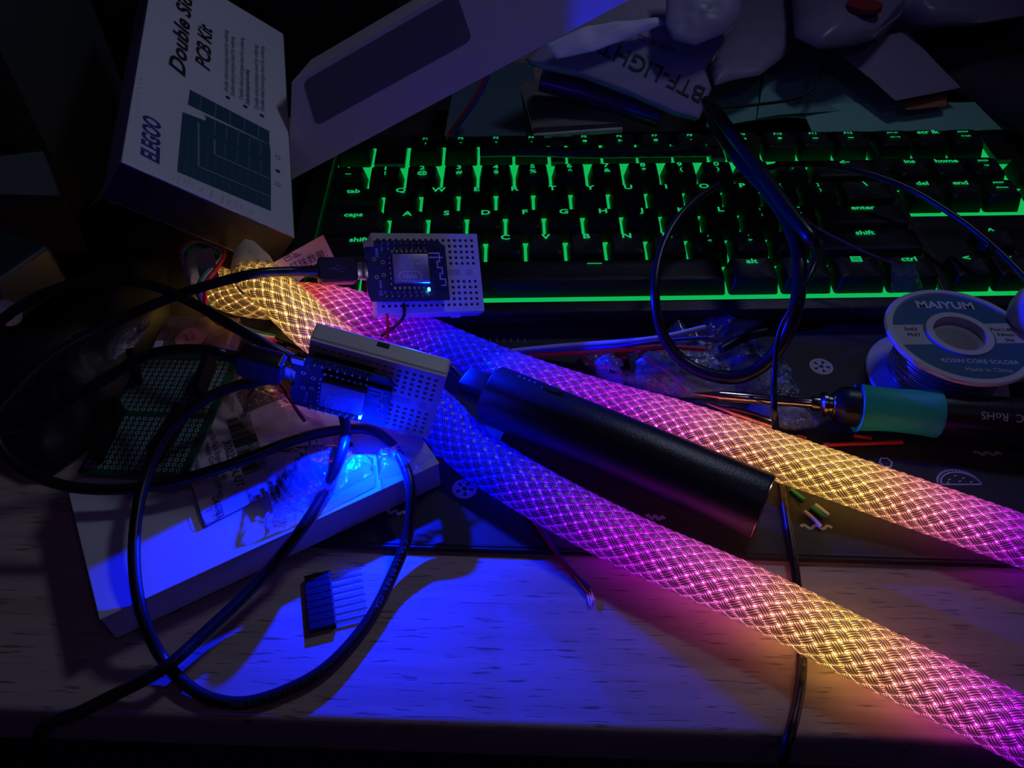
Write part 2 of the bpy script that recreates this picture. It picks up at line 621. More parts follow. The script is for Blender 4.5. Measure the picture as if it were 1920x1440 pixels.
# taco
g = G()
c = at(1803, 905, ZP); e1 = (at(1840, 908, ZP) - at(1766, 908, ZP)); wd = np.linalg.norm(e1); e1 /= wd; e2 = np.cross([0, 0, 1], e1)
h = wd / 2
b0 = (at(1840, 908, ZP) + at(1766, 908, ZP)) / 2
arc = [b0 + e1 * h * math.cos(a) + e2 * h * 0.78 * math.sin(a) for a in np.linspace(0, math.pi, 24)]
stroke(g, arc, 0.025); stroke(g, [b0 - e1 * h, b0, b0 + e1 * h], 0.025)
fr = [b0 - e1 * 0.06 + e1 * (h * 1.09 + 0.05 * math.cos(k * 2.2)) * math.cos(a) + e2 * (h * 0.92 + 0.06 * math.cos(k * 2.2)) * math.sin(a) for k, a in enumerate(np.linspace(0.12, math.pi - 0.1, 60))]
stroke(g, fr, 0.02)
for u, v in ((-.5, .3), (-.1, .55), (.25, .4), (.55, .15), (-.65, .1), (.0, .2)):
    q = b0 + e1 * h * u + e2 * h * v
    stroke(g, [q - e1 * 0.05 - e2 * .02, q, q + e1 * 0.05 + e2 * .03], 0.02)
mark('taco_drawing', g)
for (xa, ya, xb, yb) in ((1502, 987, 1560, 989), (1826, 849, 1878, 851), (722, 958, 760, 962), (1212, 968, 1246, 972)):
    g = G(); A_ = at(xa, ya, ZP); B_ = at(xb, yb, ZP); d = B_ - A_; n_ = np.cross([0, 0, 1], d / np.linalg.norm(d))
    stroke(g, [A_ + d * t + n_ * 0.07 * math.sin(t * 16) for t in np.linspace(0, 1, 40)], 0.055)
    mark('wavy_drawing', g)
for px, py, r in ((1540, 687, .50), (871, 916, .47), (1000, 604, 0)):
    if not r: continue
    g = G(); c = at(px, py, ZP)
    def disc(c, r0, r1, a0, a1, g):
        V = []; k = 16
        for i in range(k + 1):
            a = a0 + (a1 - a0) * i / k
            V.append(c + A3(r0 * math.cos(a), r0 * math.sin(a), 0)); V.append(c + A3(r1 * math.cos(a), r1 * math.sin(a), 0))
        F = [[2 * i, 2 * i + 1, 2 * i + 3, 2 * i + 2] for i in range(k)]
        g.add(V, F)
    disc(c, r * .72, r, 0, 6.2832, g)
    disc(c, r * .2, r * .34, 0, 6.2832, g)
    for k in range(5):
        disc(c, r * .33, r * .74, k * 1.2566, k * 1.2566 + .85, g)
    mark('disc_drawing', g)
g = G(); c = at(1661, 867, ZP)
stroke(g, [c + A3(.24 * math.cos(a), .24 * math.sin(a), 0) for a in np.linspace(0, 2 * math.pi, 7)], 0.025)
mark('hexagon_drawing', g)
g = G(); c = at(1642, 951, ZP)
stroke(g, [c + A3(.55 * math.cos(a), .3 * math.sin(a), 0) for a in np.linspace(0, 2 * math.pi, 30)], 0.04)
mark('oval_drawing', g)
g = G(); c = at(962, 634, ZP)
for k in range(9):
    q = at(880 + k * 13, 630 + k * .5, ZP); stroke(g, [q, q + A3(0, -.15, 0), q + A3(0, -.3, 0)], 0.012)
mark('tick_drawing', g)

# ------------------------------------------------------------------ keyboard
U = 1.905
KF = T(0, 0, 2.3) @ RX(4.0)
kb = root('keyboard', 'black mechanical keyboard with green backlit keys lying across the back of the desk mat', 'keyboard', KF)
YO = -0.5                                   # key centre below its legend line
XR = 22.6 * U
g = G()
g.box(XR + 1.6, 0.7, 0.75, (XR / 2, -2.08, -1.08), bev=0.12)   # front lip
g.box(1.05, 14.2, 0.85, (-0.72, 4.9, -1.07), bev=0.12)
g.box(XR + 1.6, 1.4, .55, (XR / 2, 11.45, -1.15), bev=0.1)
g.box(XR + 1.6, 14.3, 0.5, (XR / 2, 4.95, -1.35), bev=0.05)
for fx in (1.5, 20, 40): g.box(2.5, .8, .2, (fx, -1.6, -1.68), bev=.03)
part('case', g, MAT['black_plastic'], kb)
g = G(); g.box(XR - 0.1, 12.5, 0.1, (XR / 2, 4.5, -0.9)); part('backlight_plate', g, MAT['key_glow'], kb)
# blanked areas of the plate (around the arrow keys, above the F row)
for (x0, x1, y0, y1) in ((15.02, 15.22, -0.75, 6.2), (15.2, 16.23, 0.25, 1.75), (17.27, 18.3, .25, 1.75), (15.2, 18.3, 1.27, 2.22), (1.07, 1.93, 4.9, 5.93),
                         (15.2, 18.3, 4.28, 4.8), (6.05, 6.45, 4.9, 5.93), (10.55, 10.95, 4.9, 5.93), (15.04, 15.2, 4.9, 5.93), (18.45, 22.6, 4.7, 5.93)):
    g = G(); g.box((x1 - x0) * U, (y1 - y0) * U, 0.5, ((x0 + x1) / 2 * U, (y0 + y1) / 2 * U + YO, -0.78), bev=0.05)
    part('case_bridge', g, MAT['black_plastic'], kb)

keyg = {}


def keycap_mesh(wu, row):
    k = (wu, row)
    if k in keyg: return keyg[k]
    wb = wu * U - 0.13; wt = wu * U - 0.50
    g = G()
    yb0, yb1 = -0.86, 0.84
    yt0, yt1 = -0.70, 0.68
    V = []; F = []
    nr = 6
    lev = [(0.0, -0.88, 0), (0.75, -0.16, 0.0), (0.93, -0.04, 0), (1.0, 0.0, 0)]
    n = None
    for t, z, _ in lev:
        W = wb + (wt - wb) * t; y0 = yb0 + (yt0 - yb0) * t; y1 = yb1 + (yt1 - yb1) * t
        if t == 1.0: W -= 0.1; y0 += 0.05; y1 -= 0.05
        r = rrect(W, y1 - y0, 0.14, 4, 0, (y0 + y1) / 2)
        n = len(r)
        V += [(p[0], p[1], z) for p in r]
    for q in range(len(lev) - 1):
        for i in range(n):
            j = (i + 1) % n
            F.append([q * n + i, q * n + j, (q + 1) * n + j, (q + 1) * n + i])
    # dished top
    base = (len(lev) - 1) * n
    top = np.array(V[base:])
    c = top.mean(axis=0)
    b = len(V)
    inner = c + (top - c) * 0.5; inner[:, 2] = -0.045
    V += [tuple(p) for p in inner]; V.append((c[0], c[1], -0.06))
    for i in range(n):
        j = (i + 1) % n
        F.append([base + i, base + j, b + j, b + i]); F.append([b + i, b + j, b + n])
    g.add(V, F)
    me = mesh_data('keycap', g, MAT['key_plastic'], smooth=35)
    keyg[k] = me
    return me


legend_me = {}
first_key = {}


def key(xu, yr, wu=1.0, txt=None, two=None, size=0.47):
    """key centre at xu units, legend line of its row at yr units"""
    me = keycap_mesh(wu, 0)
    o = bpy.data.objects.new('keycap', me); COL.objects.link(o); o.parent = kb
    o.location = (xu * U * S, (yr * U + YO) * S, 0)
    if txt:
        kk = (txt, two, size, wu)
        if kk not in legend_me:
            g = G()
            word = len(txt) > 1
            if two:
                g.text(txt, size * .95, T(0, 0.47, 0), bold=0.02, sx=1.3)
                g.text(two, size * .85, T(0.02, 0.04, 0), bold=0.02, sx=1.3)
            elif word:
                g.text(txt, 0.42, T(0, 0.45, 0), bold=0.025, sx=1.25)
            else:
                g.text(txt, size, T(0, 0.47, 0), bold=0.025, sx=1.35)
            legend_me[kk] = mesh_data('legend', g, MAT['legend'])
        l = bpy.data.objects.new('legend', legend_me[kk]); COL.objects.link(l); l.parent = o
    return o


# rows
for xu, t1, t2 in ((.5, '`', '~'), (1.5, '1', '!'), (2.5, '2', '@'), (3.5, '3', '#'), (4.5, '4', '$'), (5.5, '5', '%'), (6.5, '6', '^'), (7.5, '7', '&'),
                   (8.5, '8', '*'), (9.5, '9', '('), (10.5, '0', ')'), (11.5, '-', '_'), (12.5, '=', '+')):
    key(xu, 4, 1, t1, t2)
key(14, 4, 2, '\u2190')
key(.75, 3, 1.5, 'tab')
for i, c in enumerate('QWERTYUIOP'): key(2 + i, 3, 1, c)
key(12, 3, 1, '[', '{', .3); key(13, 3, 1, ']', '}', .3); key(14.25, 3, 1.5, '\\')
key(.875, 2, 1.75, 'caps')
for i, c in enumerate('ASDFGHJKL'): key(2.25 + i, 2, 1, c)
key(11.25, 2, 1, ':', ';', .3); key(12.25, 2, 1, '"', "'", .3); key(13.875, 2, 2.25, 'enter')
key(1.125, 1, 2.25, 'shift')
for i, c in enumerate('ZXCVBNM'): key(2.75 + i, 1, 1, c)
key(9.75, 1, 1, ',', '<', .32); key(10.75, 1, 1, '.', '>', .32); key(11.75, 1, 1, '/', '?', .32); key(13.625, 1, 2.75, 'shift')
key(.625, 0, 1.25, 'ctrl'); key(1.875, 0, 1.25); key(3.125, 0, 1.25, 'alt')
key(6.875, 0, 6.25, '\u2014')
key(10.625, 0, 1.25, 'alt'); key(11.875, 0, 1.25, 'fn'); key(13.125, 0, 1.25, '\u25A4'); key(14.375, 0, 1.25, 'ctrl')
FR = 5.42
key(.5, FR, 1, 'esc')
for i in range(4): key(2.5 + i, FR, 1, 'F%d' % (i + 1), ('\u266A', '\u2212', '+', '\u2022')[i], .26)
for i in range(4): key(7 + i, FR, 1, 'F%d' % (i + 5), ('\u25A0', '\u25B6', '\u25A0', '\u25B8')[i], .26)
for i in range(4): key(11.5 + i, FR, 1, 'F%d' % (i + 9), ('\u25CF', '\u25CF', '\u25AC', '\u25AC')[i], .26)
key(15.75, FR, 1, 'prt sc', 'sys rq', .2); key(16.75, FR, 1, 'scr lk', None); key(17.75, FR, 1, 'pause', 'break', .2)
key(15.75, 4, 1, 'ins'); key(16.75, 4, 1, 'home'); key(17.75, 4, 1, 'page', 'up', .24)
key(15.75, 3, 1, 'del'); key(16.75, 3, 1, 'end'); key(17.75, 3, 1, 'page', 'down', .24)
key(16.75, 1, 1, '^'); key(15.75, 0, 1, '<'); key(16.75, 0, 1, 'v'); key(17.75, 0, 1, '>')
key(19, 4, 1, 'num', 'lock', .2); key(19, 3, 1, '7'); key(19, 2, 1, '4'); key(19, 1, 1, '1')

# ------------------------------------------------------------------ braided glowing tubes


def light_ramp(name, stops, strength):
    m = bpy.data.materials.new(name)
    m.use_nodes = True
    nt = m.node_tree; nt.nodes.clear(); N = nt.nodes.new; L = nt.links.new
    out = N('ShaderNodeOutputMaterial'); em = N('ShaderNodeEmission')
    uv = N('ShaderNodeUVMap'); uv.uv_map = 'along'
    sp = N('ShaderNodeSeparateXYZ'); L(uv.outputs[0], sp.inputs[0])
    r = N('ShaderNodeValToRGB')
    cr = r.color_ramp
    while len(cr.elements) > 1: cr.elements.remove(cr.elements[0])
    cr.elements[0].position = stops[0][0]; cr.elements[0].color = (*stops[0][1], 1)
    for p, c in stops[1:]:
        e = cr.elements.new(p); e.color = (*c, 1)
    L(sp.outputs[0], r.inputs[0])
    # the separate light-emitting chips of the strip, 0.95 cm apart
    wv = N('ShaderNodeMath'); wv.operation = 'SINE'
    mu = N('ShaderNodeMath'); mu.operation = 'MULTIPLY'; mu.inputs[1].default_value = 6.2832 / 0.95
    L(sp.outputs[1], mu.inputs[0]); L(mu.outputs[0], wv.inputs[0])
    mr = N('ShaderNodeMapRange'); mr.inputs['From Min'].default_value = -1; mr.inputs['To Min'].default_value = 0.8; mr.inputs['To Max'].default_value = 1.2
    L(wv.outputs[0], mr.inputs[0])
    ms = N('ShaderNodeMath'); ms.operation = 'MULTIPLY'; ms.inputs[1].default_value = strength
    L(mr.outputs[0], ms.inputs[0])
    L(r.outputs[0], em.inputs[0]); L(ms.outputs[0], em.inputs[1])
    L(em.outputs[0], out.inputs[0])
    return m


def braid_mat():
    m = bpy.data.materials.new('braided_monofilament')
    m.use_nodes = True
    nt = m.node_tree; nt.nodes.clear(); N = nt.nodes.new; L = nt.links.new
    out = N('ShaderNodeOutputMaterial')
    df = N('ShaderNodeBsdfDiffuse'); tl = N('ShaderNodeBsdfTranslucent'); gl = N('ShaderNodeBsdfGlossy')
    gl.inputs['Roughness'].default_value = 0.3
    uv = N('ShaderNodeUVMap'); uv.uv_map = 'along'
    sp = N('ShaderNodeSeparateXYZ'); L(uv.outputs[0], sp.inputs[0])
    # v runs across the flat bundle of four filaments, groove shade between them painted as dark stripes
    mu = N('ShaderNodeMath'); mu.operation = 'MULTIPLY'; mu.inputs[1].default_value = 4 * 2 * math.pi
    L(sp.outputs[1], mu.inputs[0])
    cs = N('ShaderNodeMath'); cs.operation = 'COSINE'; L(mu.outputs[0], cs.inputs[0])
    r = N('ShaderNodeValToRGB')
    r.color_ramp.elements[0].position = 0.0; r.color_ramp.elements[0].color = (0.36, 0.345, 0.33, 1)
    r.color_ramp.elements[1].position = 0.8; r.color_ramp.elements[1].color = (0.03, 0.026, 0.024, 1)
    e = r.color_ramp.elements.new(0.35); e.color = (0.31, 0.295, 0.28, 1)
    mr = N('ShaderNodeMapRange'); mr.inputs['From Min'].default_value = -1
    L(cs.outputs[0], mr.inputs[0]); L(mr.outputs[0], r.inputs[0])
    L(r.outputs[0], df.inputs[0]); L(r.outputs[0], tl.inputs[0])
    m1 = N('ShaderNodeMixShader'); m1.inputs[0].default_value = 0.56
    L(df.outputs[0], m1.inputs[1]); L(tl.outputs[0], m1.inputs[2])
    m2 = N('ShaderNodeMixShader'); m2.inputs[0].default_value = 0.06
    L(m1.outputs[0], m2.inputs[1]); L(gl.outputs[0], m2.inputs[2])
    L(m2.outputs[0], out.inputs[0])
    return m


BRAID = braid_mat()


def tube_frames(P, roll=None):
    Tn = np.gradient(P, axis=0); Tn /= np.linalg.norm(Tn, axis=1, keepdims=True)
    side = np.cross(Tn, [0, 0, 1.0]); side /= np.linalg.norm(side, axis=1, keepdims=True)
    up = np.cross(side, Tn)
    if roll is not None:
        c = np.cos(roll)[:, None]; s = np.sin(roll)[:, None]
        side, up = side * c + up * s, up * c - side * s
    return Tn, side, up


def with_uv(me, uvs, name='along'):
    l = me.uv_layers.new(name=name)
    idx = np.empty(len(me.loops), int); me.loops.foreach_get('vertex_index', idx)
    l.data.foreach_set('uv', np.asarray(uvs)[idx].ravel().astype(np.float32))


def glow_tube(name, label, pts, ramp, strength, aw=0.93, bh=0.58, Nr=12, rolls=None):
    P = smooth_path([at(*p) for p in pts], 20)
    P, s = resample(P, 0.084)
    L = s[-1]
    # colour stops are given at control points: convert to length
    ctrl = [at(*p) for p in pts]
    rl = None
    if rolls is not None:
        cs = [s[np.argmin(((P - c) ** 2).sum(1))] for c in ctrl]
        rl = np.interp(s, cs, np.radians(rolls))
    Tn, side, up = tube_frames(P, rl)
    r0 = root(name, label, 'light tube', T(P[len(P) // 2][0], P[len(P) // 2][1], 0.3))
    # cross section by arc length
    ang = np.linspace(0, 2 * math.pi, 721)
    ex = 2.4
    cx = aw * np.sign(np.cos(ang)) * np.abs(np.cos(ang)) ** (2 / ex)
    cy = bh * np.sign(np.sin(ang)) * np.abs(np.sin(ang)) ** (2 / ex)
    dl = np.r_[0, np.cumsum(np.hypot(np.diff(cx), np.diff(cy)))]
    C = dl[-1]; ph = dl / C

    def surf(si, phi, h):
        """si float index along P"""
        phi = phi % 1.0
        x = np.interp(phi, ph, cx); y = np.interp(phi, ph, cy)
        x2 = np.interp((phi + .004) % 1.0, ph, cx); y2 = np.interp((phi + .004) % 1.0, ph, cy)
        x1 = np.interp((phi - .004) % 1.0, ph, cx); y1 = np.interp((phi - .004) % 1.0, ph, cy)
        tx, ty = x2 - x1, y2 - y1; ln = np.hypot(tx, ty); nx, ny = ty / ln, -tx / ln
        x = x + nx * h; y = y + ny * h
        i0 = np.clip(np.floor(si).astype(int), 0, len(P) - 2); f = (si - i0)[:, None]
        def lp(A): return A[i0] * (1 - f) + A[i0 + 1] * f
        return lp(P) + lp(side) * x[:, None] + lp(up) * y[:, None]

    tanA = math.tan(math.radians(36)); k = tanA / C
    wid = C / Nr * math.cos(math.radians(36)) * 0.88      # ribbon width across itself
    nidx = np.arange(len(P), dtype=float)
    V = []; F = []; UVs = []; off = 0
    NP = 9
    for sg in (1, -1):
        for i in range(Nr):
            phase = 2 * math.pi * k * Nr * s
            hh = 0.045 * np.cos(phase) * sg
            rows_ = []
            for q in range(NP):
                v = q / (NP - 1) - 0.5
                ds = -math.sin(math.radians(36)) * v * wid * sg      # across the ribbon
                dphi = math.cos(math.radians(36)) * v * wid / C
                ridge = (0.018 if q % 2 else -0.012) - 0.018 * (abs(v) * 2) ** 2
                si = np.clip(nidx + ds / (s[1] - s[0]), 0, len(P) - 1.001)
                h = 0.045 * np.cos(2 * math.pi * k * Nr * s) * sg + ridge + 0.03
                rows_.append(surf(si, i / Nr + sg * k * s + dphi, h))
            R = np.stack(rows_, 1)          # len, NP, 3
            V.append(R.reshape(-1, 3))
            uu = np.stack([np.repeat(s / L, NP), np.tile(np.linspace(0, 1, NP), len(P))], 1)
            UVs.append(uu)
            n = len(P)
            a = (np.arange(n - 1)[:, None] * NP + np.arange(NP - 1)[None]).ravel() + off
            F.append(np.stack([a, a + 1, a + NP + 1, a + NP], 1))
            off += n * NP
    V = np.concatenate(V); F = np.concatenate(F); UVs = np.concatenate(UVs)
    V = xf(V, MINV[r0.name]) * S
    me = bpy.data.meshes.new('braided_sleeve')
    me.vertices.add(len(V)); me.vertices.foreach_set('co', V.ravel())
    me.loops.add(F.size); me.loops.foreach_set('vertex_index', F.ravel().astype(np.int32))
    me.polygons.add(len(F)); me.polygons.foreach_set('loop_start', (np.arange(len(F)) * 4).astype(np.int32))
    me.polygons.foreach_set('use_smooth', [True] * len(F))
    me.update(calc_edges=True)
    me.validate()
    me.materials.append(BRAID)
    with_uv(me, UVs)
    o = bpy.data.objects.new('braided_sleeve', me); COL.objects.link(o); o.parent = r0
    # light core
    st = []
    for (px, py), c in ramp:
        best = None
        d2 = []
        for q in range(0, len(P), 4):
            v = ROT.T @ (P[q] - CAM); qx = 960 + F_PX * v[0] / -v[2]; qy = 720 - F_PX * v[1] / -v[2]
            d2.append((qx - px) ** 2 + (qy - py) ** 2)
        st.append((min(max(s[int(np.argmin(d2)) * 4] / L, 0), 1), c))
    st.sort(key=lambda t: t[0])
    g = G(); nn = 20; Vc = []; uvc = []
    sub = np.arange(0, len(P), 4)
    for q in sub:
        for t in range(nn):
            a = 2 * math.pi * t / nn
            Vc.append(P[q] + side[q] * (aw - .2) * math.cos(a) + up[q] * (bh - .22) * math.sin(a)); uvc.append((s[q] / L, s[q]))
    Fc = [[i * nn + t, i * nn + (t + 1) % nn, (i + 1) * nn + (t + 1) % nn, (i + 1) * nn + t] for i in range(len(sub) - 1) for t in range(nn)]
    g.add(Vc, Fc)
    me = mesh_data('light_core', g, light_ramp(name + '_light', st, strength), smooth='all', local=MINV[r0.name])
    with_uv(me, uvc)
    o = bpy.data.objects.new('light_core', me); COL.objects.link(o); o.parent = r0
    return r0, P, side, up


YEL = (1.0, 0.56, 0.13); PEA = (1.0, 0.36, 0.20); PNK = (0.85, 0.12, 0.45); MAG = (0.44, 0.008, 0.70); VIO = (0.09, 0.002, 0.85); BLU = (0.0003, 0.0015, 1.6); RED = (0.9, 0.08, 0.08)
tubeA, PA, SA, UA = glow_tube('light_tube', 'lower braided light tube, crossing the bare desk in front of the black power bank', [
    (480, 514, 4.25), (508, 540, 4.4), (545, 575, 4.2), (600, 625, 3.5), (680, 680, 2.6), (745, 720, 2.35), (812, 772, 1.65), (888, 848, 0.95), (1004, 922, 0.93), (1120, 985, 0.95),
    (1230, 1038, 0.95), (1400, 1112, 1.0), (1600, 1212, 1.0), (1800, 1310, 0.85), (1990, 1405, 0.75)],
    [((452, 494), (0.35, .19, .045)), ((500, 535), (0.6, .34, .08)), ((570, 590), YEL), ((640, 650), PNK), ((730, 705), VIO), ((800, 760), BLU), ((960, 880), BLU), ((1060, 950), VIO), ((1220, 1035), MAG),
     ((1370, 1100), PNK), ((1470, 1150), PEA), ((1570, 1195), YEL), ((1660, 1245), PEA), ((1760, 1290), PNK), ((1880, 1350), MAG), ((1980, 1400), VIO)], 32.0,
    rolls=[25, 25, 20, 8, 0, 0, 0, 0, 0, 0, 0, 0, 0, 0, 0])
tubeB, PB, SB, UB = glow_tube('light_tube', 'braided light tube running behind the black power bank, red then blue, magenta and yellow', [
    (395, 532, 2.0), (460, 556, 2.3), (540, 564, 2.3), (620, 572, 2.35), (700, 593, 2.0), (800, 633, 1.1), (900, 676, 0.95), (1020, 720, .95), (1140, 757, 0.95), (1260, 790, 1.05), (1400, 836, 1.32),
    (1550, 886, 1.25), (1700, 938, 0.95), (1850, 990, .95), (1990, 1040, 0.92)],
    [((400, 530), (0.35, .19, .045)), ((520, 562), (0.5, .25, .06)), ((590, 572), RED), ((640, 580), PNK), ((700, 597), MAG), ((760, 620), VIO), ((840, 650), BLU), ((930, 690), BLU), ((1010, 712), VIO), ((1180, 765), MAG), ((1290, 800), PNK),
     ((1400, 836), PEA), ((1500, 870), YEL), ((1600, 905), YEL), ((1680, 930), PEA), ((1780, 965), PNK), ((1880, 1000), MAG), ((1980, 1035), VIO)], 30.0)

# ------------------------------------------------------------------ white box in the lower left
ZB = 1.6
bA = at(188, 1160, ZB); bB = at(822, 868, ZB); bL = at(88, 880, ZB)
e = bB - bA; wlen = np.linalg.norm(e)
BF = frame(A3(bA[0], bA[1], 0), e, n=(0, 0, 1))
hlen = 6.05
wb = root('product_box', 'flat plain white box under the green circuit board and the labelled bag', 'box', BF)
g = G(); g.box(wlen, hlen, ZB - 0.32, (wlen / 2, hlen / 2, (ZB + 0.22) / 2), bev=0.03); part('box_body', g, MAT['white_card'], wb)
g = G(); g.box(wlen + .06, hlen + .06, 0.05, (wlen / 2, hlen / 2, ZB - 0.025), bev=0.02); part('lid', g, MAT['white_card'], wb)
g = G(); g.box(0.02, 0.9, 0.9, (-0.012, 2.0, .75));  part('tuck_flap', g, MAT['white_card'], wb)

# ------------------------------------------------------------------ wifi boards and breadboards


def pose(O, ex, ey, n):
    m = np.eye(4); m[:3, 0] = ex; m[:3, 1] = ey; m[:3, 2] = n; m[:3, 3] = O; return m


PU = frame(A3(3.273, -3.213, 2.856), (0.939, 0.27, -0.213), n=(0.332, -0.554, 0.763))
OU = A3(3.273, -3.213, 2.856); PU[:3, 3] += (CAM - OU) / np.linalg.norm(CAM - OU) * 1.3
PL = frame(A3(1.427, -9.87, 3.78), (0.954, -0.117, -0.275), n=(-0.118, -0.993, 0.011))


def breadboard(P, label):
    """P is the frame of the wifi board above it"""
    m = P @ T(0.35, -0.47, -0.36)
    r = root('breadboard', label, 'breadboard', m, 'small white breadboards')
    g = G()
    W, H, D = 4.7, 3.5, 0.85
    # top face as a plate with real square sockets: frame strips between holes
    g.prism(rrect(W, H, 0.12, 4, W / 2, H / 2), -D, -0.10, bev=0.05)
    part('base', g, MAT['white_plastic'], r, smooth=30)
    g = G()
    cols = [0.318 + 0.254 * i for i in range(17)]
    rows_ = [0.34 + 0.254 * i for i in range(5)] + [2.144 + 0.254 * i for i in range(5)]
    hs = 0.06
    xs = [0.04] + [c + s_ * hs for c in cols for s_ in (-1, 1)] + [W - 0.04]
    ys = [0.04] + [c + s_ * hs for c in rows_ for s_ in (-1, 1)] + [H - 0.04]
    V = [(x, y, 0) for y in ys for x in xs]
    nx = len(xs)
    F = []
    for j in range(len(ys) - 1):
        for i in range(nx - 1):
            if j % 2 == 1 and i % 2 == 1: continue
            F.append([j * nx + i, j * nx + i + 1, (j + 1) * nx + i + 1, (j + 1) * nx + i])
    g.add(V, F)
    # socket walls
    for c in cols:
        for q in rows_:
            b = [(c - hs, q - hs), (c + hs, q - hs), (c + hs, q + hs), (c - hs, q + hs)]
            VV = [(x, y, 0) for x, y in b] + [(x, y, -0.09) for x, y in b]
            g.add(VV, [[0, 1, 5, 4], [1, 2, 6, 5], [2, 3, 7, 6], [3, 0, 4, 7]])
    # outer wall
    b = [(0.04, 0.04), (W - .04, .04), (W - .04, H - .04), (.04, H - .04)]
    VV = [(x, y, 0) for x, y in b] + [(x, y, -0.12) for x, y in b]
    g.add(VV, [[0, 1, 5, 4], [1, 2, 6, 5], [2, 3, 7, 6], [3, 0, 4, 7]])
    part('socket_plate', g, MAT['white_plastic'], r)
    g = G(); g.box(W - .3, H - .3, 0.01, (W / 2, H / 2, -0.092)); part('contact_strip', g, MAT['hole'], r)
    g = G(); g.box(3.3, 0.26, 0.02, (2.1, H / 2, 0.0), bev=.005); g.lathe([(0, 0.012), (.15, .012), (.15, 0)], 24, T(4.15, H / 2, 0))
    part('centre_channel', g, M('recess_shade', (0.55, 0.54, 0.52), 0.5), r)
    # side keying slots
    g = G(); g.box(0.42, 0.03, 0.22, (2.35, H - 0.005, -0.62)); g.box(0.12, .04, .1, (2.35, H, -0.62)); part('keying_slot', g, MAT['hole'], r)
    g = G(); g.box(0.42, 0.12, 0.2, (1.2, -0.05, -0.5), bev=.02); g.box(0.42, 0.12, 0.2, (3.5, -0.05, -0.5), bev=.02); part('keying_tab', g, MAT['white_plastic'], r)
    return r


breadboard(PU, 'white breadboard leaning on the front of the keyboard')
breadboard(PL, 'white breadboard standing on edge at the white box, nearer the viewer')


